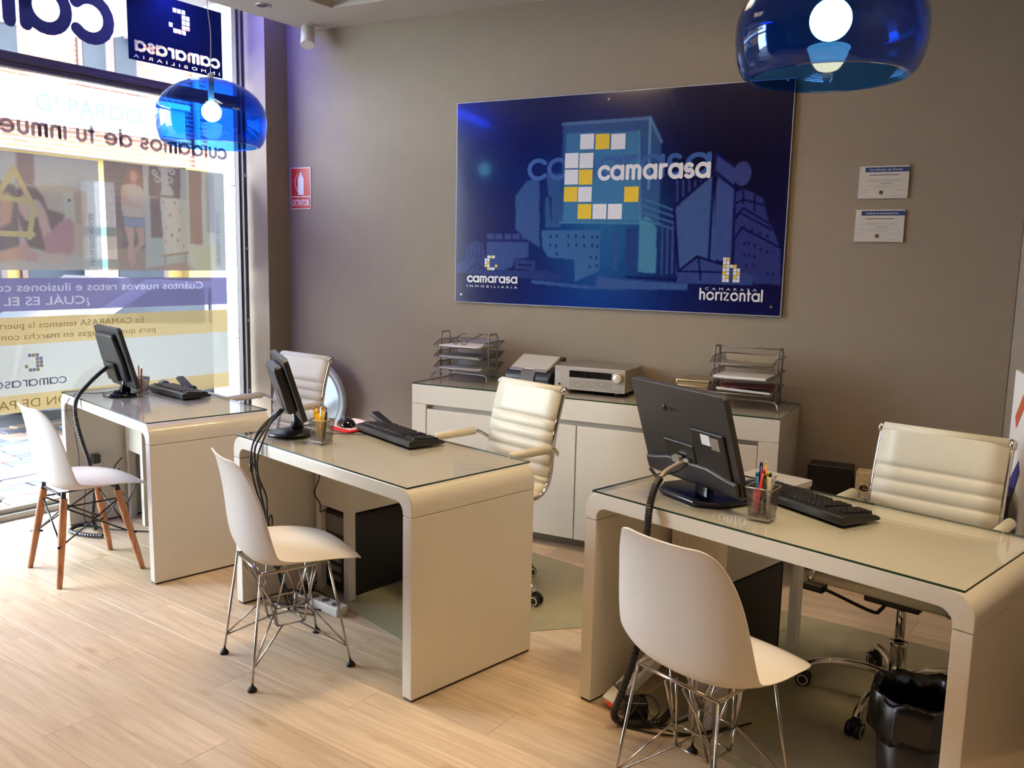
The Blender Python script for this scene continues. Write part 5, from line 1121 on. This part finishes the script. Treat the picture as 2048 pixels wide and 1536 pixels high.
# ------------------------------------------------------------------ sideboard items
def tray_rack(x, y, w_, d_, top, n, label, rz=0, first=.075, pitch=.072):
    t = thing('letter_tray_rack', label, 'letter tray', (x, y, ZS), rz, 'wire letter tray racks')
    for sx in (-1, 1):
        pts = [(sx * w_ / 2, -d_ * .18, .012), (sx * w_ / 2, -d_ * .18, top - .02), (sx * w_ / 2, -d_ * .14, top), (sx * w_ / 2, d_ * .14, top), (sx * w_ / 2, d_ * .18, top - .02), (sx * w_ / 2, d_ * .18, .012)]
        MB().tube(pts, .0052, 8).build('upright', GREYM, t)
    MB().tube([(-w_ / 2, 0, top - .001), (w_ / 2, 0, top - .001)], .003, 6).build('top_bar', GREYM, t)
    for s_y in (-1, 1):
        pts = [(-w_ / 2 - .03, s_y * d_ * .42, .004), (-w_ / 2 - .015, s_y * d_ * .36, .03), (-w_ / 2 + .03, s_y * d_ * .3, .040), (w_ / 2 - .03, s_y * d_ * .3, .040), (w_ / 2 + .015, s_y * d_ * .36, .03), (w_ / 2 + .03, s_y * d_ * .42, .004)]
        MB().tube(smooth(pts, 4), .0045, 8).build('foot_wire', GREYM, t)
    for k in range(n):
        z = first + k * pitch; e = .012
        tr = thing('tray', 'x', 'x', (0, 0, 0)); del tr['label']; del tr['category']; tr.parent = t
        wt, dt = w_ - .004, d_; hh = .038
        a0 = [(-wt / 2 + .018, -dt / 2 + .005, z), (wt / 2 - .018, -dt / 2 + .005, z), (wt / 2 - .018, dt / 2 - .018, z), (-wt / 2 + .018, dt / 2 - .018, z)]
        a1 = [(-wt / 2 - .0, -dt / 2 - .0, z + .006), (wt / 2, -dt / 2, z + .006), (wt / 2 + .0, dt / 2, z + hh), (-wt / 2, dt / 2, z + hh)]
        am = [(-wt / 2, -dt / 2 + .06, z + hh), (wt / 2, -dt / 2 + .06, z + hh)]
        MB().add(a0, [(0, 1, 2, 3)]).build('tray_floor', PERF, tr, recalc=False)
        MB().add(a0 + a1 + am, [(1, 0, 4, 5), (2, 3, 7, 6), (0, 3, 7, 8), (0, 8, 4), (2, 1, 9, 6), (1, 5, 9)]).build('tray_wall', PERF, tr, recalc=False)
        MB().tube([a1[0], am[0], a1[3], a1[2], am[1], a1[1]], .003, 6, closed=True).build('tray_rim', GREYM, tr)
    return t
RX, RY = -2.555, 4.36
tray_rack(RX, RY, .335, .255, .272, 3, 'grey wire letter tray rack with eyeglasses on top, at the left end of the sideboard', -.06, .062, .064)
RX3, RY3 = -.930, 4.345
tray_rack(RX3, RY3, .315, .255, .292, 3, 'grey wire letter tray rack at the right end of the sideboard', -.05, .065, .072)
def sheet(name, x, y, z, w_, d_, rz, lab, m=PAPER, th=.004, cat='paper', grp='papers in the letter trays', curl=0):
    n = 8; mb = MB()
    vs = []
    for l in (0, 1):
        for j in range(n + 1):
            f = j / n - .5; vs += [(-w_ / 2, f * d_, curl * (f * 2) ** 2 + l * th + 0), (w_ / 2, f * d_, curl * (f * 2) ** 2 * .4 + l * th)]
    m2 = 2 * (n + 1); fs = []
    for j in range(n):
        fs += [(2 * j, 2 * j + 2, 2 * j + 3, 2 * j + 1), (m2 + 2 * j, m2 + 2 * j + 1, m2 + 2 * j + 3, m2 + 2 * j + 2), (2 * j, m2 + 2 * j, m2 + 2 * j + 2, 2 * j + 2), (2 * j + 1, 2 * j + 3, m2 + 2 * j + 3, m2 + 2 * j + 1)]
    fs += [(0, 1, m2 + 1, m2), (2 * n, m2 + 2 * n, m2 + 2 * n + 1, 2 * n + 1)]
    return tag(mb.add(vs, fs).build(name, m, None, (x, y, z), rz), lab, cat, grp)
GP = mat('grey_paper', (150, 146, 150), .6, noise=.05)
sheet('paper_stack', RX, RY - .012, ZS + .1915, .27, .20, -.1, 'white papers under the eyeglasses in the top left tray', th=.010)
sheet('paper_stack', RX, RY - .01, ZS + .1275, .27, .20, -.03, 'grey papers in the middle tray of the left rack', GP, .014)
sheet('paper_stack', RX, RY - .01, ZS + .0635, .28, .20, -.12, 'white papers in the bottom tray of the left rack', th=.006)
sheet('paper_stack', RX3 - .01, RY3 - .012, ZS + .1385, .26, .20, -.05, 'white papers in the middle tray of the right rack', th=.016)
sheet('paper_stack', RX3, RY3 - .005, ZS + .0665, .26, .19, .05, 'curled white papers in the bottom tray of the right rack', th=.010, curl=.02)
sheet('folder', RX3 + .01, RY3 - .005, ZS + .1000, .25, .17, .1, 'dark red folder in the bottom tray of the right rack', mat('dark_red_card', (120, 40, 40), .5), .003, 'folder', None)
# eyeglasses
t = thing('eyeglasses', 'black framed eyeglasses lying open on the papers in the left tray rack', 'glasses', (RX - .035, RY - .045, ZS + .2025), -.25)
for sx in (-1, 1):
    MB().tube([(sx * .034 + .026 * math.cos(k * PI / 8), 0, .020 + .018 * math.sin(k * PI / 8)) for k in range(16)], .0022, 6, closed=True).build('lens_rim', BLACK, t)
    MB().tube(smooth([(sx * .062, .0, .028), (sx * .066, .03, .034), (sx * .070, .09, .052), (sx * .06, .13, .060)], 4), .002, 6).build('temple', BLACK, t)
MB().tube([(-.009, 0, .026), (.009, 0, .026)], .002, 6).build('bridge', BLACK, t)
# label printer / scanner
t = thing('document_scanner', 'black and silver document scanner between letter trays and receiver', 'scanner', (-2.10, 4.34, ZS), -.10)
MB().prism([(-.10, 0), (-.105, .06), (-.085, .095), (.02, .12), (.09, .10), (.10, .0)], (-.148, 0, 0), (0, 1, 0), (0, 0, 1), (1, 0, 0), .296).build('body', BLACK, t, bevel=.012, seg=3)
MB().prism([(-.085, .100), (-.07, .112), (.055, .170), (.085, .160), (.085, .148), (-.04, .098)], (-.122, 0, 0), (0, 1, 0), (0, 0, 1), (1, 0, 0), .244).build('silver_lid', LSILV, t, bevel=.006)
for a in (-.12, .035): MB().prism([(-.096, .092), (-.080, .107), (-.065, .108), (-.075, .090)], (a, 0, 0), (0, 1, 0), (0, 0, 1), (1, 0, 0), .085).build('lid_tab', SILVER, t)
MB().prism([(-.112, .02), (-.112, .06), (-.088, .098), (-.083, .096), (-.104, .06), (-.104, .02)], (-.04, 0, 0), (0, 1, 0), (0, 0, 1), (1, 0, 0), .09).build('exit_flap', mat('warm_grey_plastic', (96, 90, 86), .4), t)
MB().cyl((.128, .06, .155), (.150, .06, .155), .012, 12).build('hinge_knob', BLACK, t)
# receiver
t = thing('stereo_receiver', 'silver stereo receiver with black display and volume knob on the sideboard', 'receiver', (-1.735, 4.235 + .0, ZS), .015)
w_, d_, h_ = .40, .30, .138
MB().box((-w_ / 2, .012, .016), (w_ / 2, d_, h_)).build('cabinet', SILVER, t, bevel=.003)
fp = MB().box((-w_ / 2 - .001, 0, .014), (w_ / 2 + .001, .014, h_ + .001)).build('front_panel', mat('receiver_face', (186, 180, 172), .35, .45, noise=.02), t, bevel=.003)
MB().box((-.115, -.0015, .082), (.125, .001, .118)).build('display', GBLACK, t)
MB().box((-.115, -.002, .030), (.125, .0005, .070)).build('control_flap', mat('receiver_flap', (176, 171, 162), .3, .5), t, bevel=.001)
MB().lathe([(.001, .024), (.020, .024), (.024, .020), (.025, 0), (.001, 0)], (.163, 0, .094), 28, M=Matrix.Rotation(PI / 2, 3, 'X')).build('volume_knob', LSILV, t)
MB().lathe([(.026, .002), (.031, .002), (.031, 0), (.026, 0)], (.163, 0, .094), 28, M=Matrix.Rotation(PI / 2, 3, 'X')).build('knob_ring', SILVER, t)
bt = MB()
for k in range(6): bt.box((-.07 + k * .026, -.002, .040 + (k % 2) * .012), (-.052 + k * .026, -.003 + .001, .044 + (k % 2) * .012))
bt.build('buttons', LSILV, t); MB().cyl((-.172, .001, .040), (-.172, -.003, .040), .006, 12).build('headphone_jack', BLACK, t)
mb = MB(); put_text(mb, 'DOLBY DIGITAL', (.125, -.0016, .024), BX, BY, BN, size=.008, lift=0); put_text(mb, 'S', (-.188, -.0016, .112), BX, BY, BN, size=.02, lift=0); mb.build('lettering', DGREY, t, recalc=False)
for a in (-.15, .15):
    for b in (.03, .26): MB().cyl((a, b, 0), (a, b, .017), .016, 14).build('foot', BLACK, t)
# tin
t = thing('tin_box', 'shiny golden metal tin with lid beside the right letter trays', 'tin', (-1.195, 4.41, ZS), -.02)
GOLD = mat('pale_gold_metal', (196, 186, 158), .2, .85, noise=.03)
MB().box((-.085, -.10, 0), (.085, .10, .086)).build('tin_body', GOLD, t, bevel=.012, seg=3)
MB().box((-.088, -.103, .082), (.088, .103, .112)).build('lid', GOLD, t, bevel=.008, seg=3)
# ------------------------------------------------------------------ round mirror leaning on the back wall
t = thing('round_mirror', 'round grey framed mirror leaning on the back wall behind the window desk chair', 'mirror', (-3.88, 4.37, .0), 0)
cx_, cz_, r_ = .06, .60, .225
Mm = Matrix.Translation((cx_, .10, .585)) @ Matrix.Rotation(math.radians(90 + 6), 4, 'X')
def lm_(prof): 
    mb = MB().lathe(prof, n=56); mb.v = [tuple(Mm @ Vector(v)) for v in mb.v]; return mb
lm_([(.215, -.012), (.27, -.012), (.275, 0), (.27, .014), (.255, .018), (.215, .010), (.215, -.012)]).build('frame', mat('grey_frame', (146, 150, 152), .35, .2), t)
lm_([(.001, .004), (.216, .004)]).build('mirror_glass', mat('mirror_glass', (170, 182, 192), .12, .6, noise=.02), t)
MB().box((cx_ - .03, .10, .31), (cx_ + .03, .16, .335)).build('bracket', GREYM, t)
MB().tube([(cx_, .12, .33), (cx_, .12, .01)], .012, 10).build('stand_post', GREYM, t); MB().box((cx_ - .15, .02, 0), (cx_ + .15, .19, .012)).build('stand_foot', GREYM, t)
# ------------------------------------------------------------------ computers, cables
def tower(x, y, rz, w_, d_, h_, lab):
    """front of the case faces +y (away from the visitor)"""
    t = thing('computer_tower', lab, 'computer', (x, y, .0035), rz, 'black computer towers')
    MB().box((-w_ / 2, -d_ / 2, .008), (w_ / 2, d_ / 2, h_)).build('case', mat('black_case', (16, 15, 15), .45, noise=.1), t, bevel=.004)
    MB().box((-w_ / 2 + .004, d_ / 2, .012), (w_ / 2 - .004, d_ / 2 + .03, h_ - .004)).build('front_bezel', GBLACK, t, bevel=.015, seg=3)
    MB().box((-w_ / 2 + .01, -d_ / 2 - .002, h_ - .10), (w_ / 2 - .03, -d_ / 2, h_ - .02)).build('power_supply_grille', GREYM, t)
    pp = MB()
    for k in range(5): pp.box((-w_ / 2 + .02, -d_ / 2 - .002, .05 + k * .045), (w_ / 2 - .07, -d_ / 2, .075 + k * .045))
    pp.build('port_plate', GREYM, t)
    for a in (-.07, .07):
        for b in (-.14, .14): MB().cyl((a, b, -.001), (a, b, .010), .012, 10).build('foot', RUBBER, t)
p_ = dk(2, .205, .575); tower(p_.x, p_.y, DESK[2][2] + .02, .19, .38, .375, 'black computer tower under the middle desk')
p_ = dk(3, .195, .62); tower(p_.x, p_.y, DESK[3][2], .19, .42, .38, 'black computer tower under the nearest desk')
p_ = dk(1, .21, .58); tower(p_.x, p_.y, DESK[1][2], .17, .40, .37, 'black computer tower under the desk by the window')
def cable(pts, r_, m, lab, cat='cable', nm='cable', grp=None, n=6, sides=8):
    o = MB().tube(smooth(pts, n), r_, sides).build(nm, m); return tag(o, lab, cat, grp)
def sleeve(pts, r_, lab):
    o = thing('cable_sleeve', lab, 'cable'); P_ = smooth(pts, 14); mb = MB(); rs = [r_ * (1.0 if k % 2 else .86) for k in range(len(P_))]
    mb.tube(P_, rs, 12, smooth=False); mb.build('spiral_wrap', BLACK, o); return o
d3 = lambda a, b, z: dk(3, a, b, z)
o = sleeve([d3(*q_) for q_ in ((.248, .075, .828), (.262, .03, .806), (.278, -.008, .775), (.286, -.028, .72), (.284, -.03, .60), (.284, -.03, .40), (.272, -.05, .27), (.245, -.075, .14), (.215, -.07, .06), (.215, -.04, .020), (.26, .0, .016), (.30, .06, .016), (.28, .16, .016))], .0125, 'thick black cable sleeve from the rear of the nearest monitor to the floor')
cable([d3(.285, .165, .885), d3(.26, .145, .865), d3(.245, .105, .846), d3(.248, .078, .828)], .006, mat('beige_cable', (206, 196, 176), .5), 'beige video cable with blue plug on the back of the nearest monitor')
tag(MB().tube([d3(.288, .168, .887), d3(.310, .175, .902), d3(.322, .18, .908)], [.008, .012, .010], 10).build('video_plug', mat('blue_plug', (20, 50, 150), .4)), 'blue video plug on the back of the nearest monitor', 'plug')
for k in range(3): cable([d3(.246, .075, .828), d3(.225 - k * .01, .065 + k * .006, .848 + k * .006), d3(.215 + k * .012, .06, .856 - k * .01), d3(.236, .07, .830)], .0018, BLACK, 'thin black cable tie loops at the top of the thick sleeve', grp='cable tie loops')
cable([d3(.248, .078, .828), d3(.26, .10, .842), d3(.275, .13, .848), d3(.29, .16, .87), d3(.30, .175, .89)], .0025, BLACK, 'thin black cable behind the nearest monitor')
# floor clutter under the nearest desk
t = thing('power_strip', 'white power strip with red switch leaning on the nearest desk leg', 'power strip', d3(.125, .015, .0), DESK[3][2] - .15)
M_ = Matrix.Translation((0, 0, .024)) @ Matrix.Rotation(math.radians(28), 4, 'X')
MB().box((-.028, 0, -.02), (.028, .40, .022), M=M_).build('strip_body', PLAST, t, bevel=.004)
MB().box((-.012, -.003, -.012), (.016, .0, .012), M=M_).build('rocker_switch', mat('red_switch', (210, 30, 20), .3, emit=(255, 40, 20), es=.15), t)
for k in range(4): MB().cyl(M_ @ Vector((0, .07 + k * .085, .021)), M_ @ Vector((0, .07 + k * .085, .0235)), .019, 18).build('socket', GREYM, t)
t = thing('power_adapter', 'black power adapter on the floor beside the white power strip', 'adapter', d3(.215, .04, .0), .5)
MB().box((-.04, -.03, 0), (.04, .03, .07)).build('adapter_body', BLACK, t, bevel=.006); MB().cyl((.03, -.02, .04), (.035, -.045, .05), .006, 8).build('strain_relief', RUBBER, t)
for k, pts in enumerate(([(.20, .02, .07), (.16, -.01, .12), (.22, -.02, .10), (.26, .0, .06), (.30, .02, .02), (.42, .10, .008), (.5, .3, .008)], [(.22, .05, .07), (.26, .0, .09), (.24, -.03, .04), (.20, -.04, .01), (.26, -.02, .006), (.38, .05, .006), (.46, .22, .006)], [(.18, .06, .06), (.25, .08, .08), (.30, .06, .05), (.28, .03, .01), (.33, .10, .007), (.36, .3, .007)])):
    cable([d3(a, b, c_) for a, b, c_ in pts], .003, BLACK, ['thin black cable looping over the adapter under the nearest desk', 'thin black cable coiled on the floor under the nearest desk', 'short black cable beside the tower under the nearest desk'][k])
for k in range(2):
    a = .345 + k * .06; tag(MB().box((0, 0, 0), (.03, .11, .15 - k * .02)).build('white_box', PAPER, None, d3(a, .16, .0), DESK[3][2] + .1 * k, bevel=.002), ['slim white box beside the tower under the nearest desk', 'shorter white box nearest the wire chair under the desk'][k], 'box')
# middle desk cables
d2 = lambda a, b, z: dk(2, a, b, z)
B2 = [([(.172, .13, .872), (.19, .09, .85), (.205, .02, .80), (.205, -.022, .74), (.19, -.024, .655), (.215, -.022, .58), (.245, -.005, .47), (.252, .02, .38), (.26, .05, .20), (.26, .10, .01)], .0036),
      ([(.178, .135, .870), (.215, .06, .835), (.235, .0, .782), (.222, -.022, .72), (.235, -.022, .62), (.26, -.01, .50), (.255, .02, .38), (.25, .06, .18), (.27, .10, .01)], .0042),
      ([(.184, .138, .868), (.23, .05, .83), (.262, .0, .780), (.248, -.024, .70), (.250, -.024, .62), (.285, -.01, .54), (.275, .0, .44), (.262, .03, .34), (.27, .07, .14), (.29, .12, .01)], .004),
      ([(.170, .13, .866), (.205, .03, .822), (.215, -.022, .76), (.205, -.026, .68), (.255, -.02, .60), (.245, -.01, .50), (.262, .01, .40), (.25, .08, .15), (.25, .15, .01)], .0032)]
for k, (pts, r_) in enumerate(B2): cable([d2(*q_) for q_ in pts], r_, BLACK, 'one of the black cables hanging from the middle monitor over the desk edge', grp='black cables of the middle monitor')
tag(MB().tube([d2(.190, -.024, .665), d2(.194, -.024, .628)], [.007, .007], 10).build('ferrite_core', BLACK), 'black ferrite core on the cables of the middle desk', 'ferrite core')
tag(MB().tube(smooth([d2(.255, .01, .42), d2(.235, .0, .455), d2(.24, -.01, .40), d2(.255, .0, .35), d2(.29, .0, .455), d2(.295, .01, .44), d2(.265, .02, .37)], 6), .004, 8).build('cable_tie', BLACK), 'black loop tying the hanging cables of the middle desk', 'cable')
tag(MB().tube([d2(.258, .025, .35), d2(.262, .05, .22)], [.016, .018], 12).build('cable_bundle', BLACK), 'thick bundled part of the cables under the middle desk', 'cable')
cable([d2(.20, .30, .695), d2(.195, .30, .55), d2(.155, .30, .475), d2(.20, .30, .43), d2(.17, .32, .385), d2(.15, .36, .380)], .003, BLACK, 'thin black cable dropping to the tower under the middle desk')
t = thing('power_strip', 'white power strip lying on the floor under the middle desk', 'power strip', d2(.14, .22, .0), DESK[2][2] + .1)
MB().box((0, -.03, 0), (.30, .03, .04)).build('strip_body', PLAST, t, bevel=.004)
for k in range(4): MB().cyl((.05 + k * .07, 0, .039), (.05 + k * .07, 0, .042), .019, 18).build('socket', GREYM, t)
MB().box((.03, -.03, .042), (.08, .03, .085)).build('plugged_adapter', BLACK, t, bevel=.004)
for k, pts in enumerate(([(.12, .10, .01), (.2, .14, .01), (.28, .18, .03), (.24, .24, .06), (.32, .28, .02), (.34, .20, .006)], [(.14, .10, .008), (.24, .10, .01), (.30, .14, .05), (.22, .2, .07), (.16, .18, .05)], [(.16, .12, .008), (.26, .16, .008), (.34, .22, .008), (.30, .30, .01)])):
    cable([d2(*q_) for q_ in pts], .003, (BLACK, PLAST, BLACK)[k], ['black cable curled over the power strip under the middle desk', 'white cable curled beside the power strip under the middle desk', 'black cable along the floor under the middle desk'][k])
cable([d2(.17, .25, ZT + .002), d2(.26, .30, ZT + .002), d2(.33, .36, ZT + .002), d2(.40, .41, ZT + .002)], .002, BLACK, 'thin black keyboard cable on the glass of the middle desk')
# window desk cables
d1 = lambda a, b, z: dk(1, a, b, z)
sleeve([d1(.285, .165, .912), d1(.29, .11, .875), d1(.30, .05, .825), d1(.315, -.01, .765), d1(.322, -.028, .70), d1(.335, -.025, .62), d1(.36, -.01, .52), d1(.38, .01, .42), d1(.37, .03, .28), d1(.33, .03, .12), d1(.27, .06, .03), d1(.16, .09, .016), d1(.11, .03, .016), d1(.18, -.04, .016), d1(.30, -.0, .016), d1(.38, .06, .016)], .0115, 'thick black cable sleeve from the monitor by the window to the floor')
cable([d1(.33, .19, .935), d1(.31, .182, .928), d1(.287, .168, .915)], .0055, mat('grey_cable', (150, 150, 156), .5), 'grey video cable with blue plug on the monitor by the window')
tag(MB().tube([d1(.305, .186, .928), d1(.335, .192, .938)], [.009, .010], 10).build('video_plug', MATS['blue_plug']), 'blue video plug on the monitor by the window', 'plug')
cable([d1(.288, .165, .915), d1(.31, .13, .885), d1(.34, .14, .90), d1(.35, .17, .92), d1(.34, .19, .88)], .0022, BLACK, 'thin black loop behind the monitor by the window')
cable([d1(.20, .35, ZT + .003), d1(.20, .22, ZT + .003), d1(.21, .12, ZT + .003), d1(.18, .02, ZT + .002), d1(.135, -.012, .70), d1(.15, -.012, .63), d1(.24, -.01, .55), d1(.25, .0, .46), d1(.225, .01, .38), d1(.24, .03, .28), d1(.14, .05, .05), d1(.18, .12, .006)], .0022, BLACK, 'thin black cable hanging over the edge of the window desk')
cable([d1(.32, .30, ZT + .003), d1(.28, .34, ZT + .003), d1(.24, .38, ZT + .003), d1(.22, .44, ZT + .003)], .002, BLACK, 'thin black mouse cable on the glass of the window desk')
t = thing('power_plug', 'black plug in a white socket adapter inside the window desk panel', 'plug', d1(.052, .14, .0), DESK[1][2])
MB().box((0, -.03, .27), (.02, .03, .345)).build('socket_adapter', PLAST, t, bevel=.004); MB().box((.0, -.02, .345), (.045, .025, .395)).build('plug_head', BLACK, t, bevel=.008)
for k, pts in enumerate(([(.09, .28, .36), (.12, .22, .30), (.14, .24, .20), (.22, .26, .14), (.30, .24, .18), (.34, .28, .30)], [(.10, .26, .30), (.16, .22, .16), (.24, .22, .12), (.30, .25, .20), (.28, .28, .28)], [(.12, .10, .01), (.22, .12, .008), (.34, .2, .008), (.46, .3, .008)])):
    cable([d1(*q_) for q_ in pts], .0035, BLACK, ['black cable hanging from the plug under the window desk', 'second black cable loop under the window desk drawers', 'black cable along the floor under the window desk'][k])
# ------------------------------------------------------------------ bin and right wall things
t = thing('waste_bin', 'dark waste bin lined with a black bag under the right end of the nearest desk', 'bin', (-.005, 2.58, .003), .1); t.scale = (1, 1, 1.2)
MB().lathe([(.001, 0), (.100, 0), (.104, .006), (.128, .27), (.124, .27), (.10, .01), (.001, .008)], n=32).build('bin_body', mat('smoky_bin', (46, 38, 36), .3, noise=.05), t)
n = 48; prof = [(.100, .20), (.118, .262), (.130, .276), (.136, .268), (.139, .24), (.138, .20), (.136, .175)]; vs = []
rr = random.Random(5); ph = [rr.uniform(0, 6.28) for _ in range(5)]
for j, (r_, z) in enumerate(prof):
    for k in range(n):
        a = 2 * PI * k / n; wv = .004 * math.sin(7 * a + ph[0]) + .003 * math.sin(13 * a + ph[1] + j) + .003 * math.sin(19 * a + ph[2]); zz = z + (.008 * math.sin(3 * a + ph[3]) + .006 * math.sin(8 * a + ph[4])) * (1 if j > 0 else 0)
        vs.append(((r_ + wv) * math.cos(a), (r_ + wv) * math.sin(a), zz))
MB().add(vs, [(j * n + k, j * n + (k + 1) % n, (j + 1) * n + (k + 1) % n, (j + 1) * n + k) for j in range(len(prof) - 1) for k in range(n)], 0, True).build('bin_bag', mat('black_bag', (14, 13, 13), .25, noise=.1), t, recalc=False, solid=.001)
MB().lathe([(.001, .12), (.09, .12), (.105, .2)], n=24).build('bag_inside', MATS['black_bag'], t, recalc=False)
t = thing('black_case', 'black flat case standing on the floor by the back wall right of the sideboard', 'case', (-.515, D - .10, 0), 0)
MB().box((-.105, -.06, 0), (.105, .06, .545)).build('case_body', BLACK, t, bevel=.006)
t = thing('speckled_bag', 'cream speckled paper bag with black letters behind the nearest office chair', 'bag', (-.325, D - .10, 0), 0)
MB().box((-.07, -.05, 0), (.09, .05, .53)).build('bag_body', mat('cream_speckle', (206, 190, 158), .6, noise=.15, scale=60), t, bevel=.004)
for k, tx in enumerate(("e'n", 'a.k')): ptext(tx, -.05 - 0, .44 - k * .09, .06, .10, BLACK, bold=.001, y=-.0512, par=t)
t = thing('display_board', 'white board with orange and blue print leaning at the right wall', 'board', (.245, 3.50, 0), .10)
Mb = Matrix.Rotation(0, 4, 'Y')
MB().box((0, -.40, 0), (.012, .40, 1.13)).build('board_panel', PAPER, t, bevel=.003)
O_ = mat('orange_print', (206, 96, 60), .5); BLp = mat('blue_print', (58, 60, 130), .5)
MB().prism([(.10, .96), (.22, 1.06), (.26, 1.02), (.14, .92)], (-.001, .40, 0), (0, -1, 0), (0, 0, 1), (-1, 0, 0), .001).build('orange_mark', O_, t)
MB().prism([(.02, .80), (.05, .62), (.14, .60), (.30, .78), (.26, .82), (.12, .72), (.07, .84)], (-.001, .40, 0), (0, -1, 0), (0, 0, 1), (-1, 0, 0), .001).build('blue_swoosh', BLp, t)
t = thing('black_folder_case', 'narrow black case standing behind the right side of the nearest office chair', 'case', (.175, 3.66, 0), .1)
MB().box((-.012, -.10, 0), (.025, .10, .70)).build('case_body', BLACK, t, bevel=.004); MB().box((-.004, -.04, .70), (.016, .04, .715)).build('handle', BLACK, t)
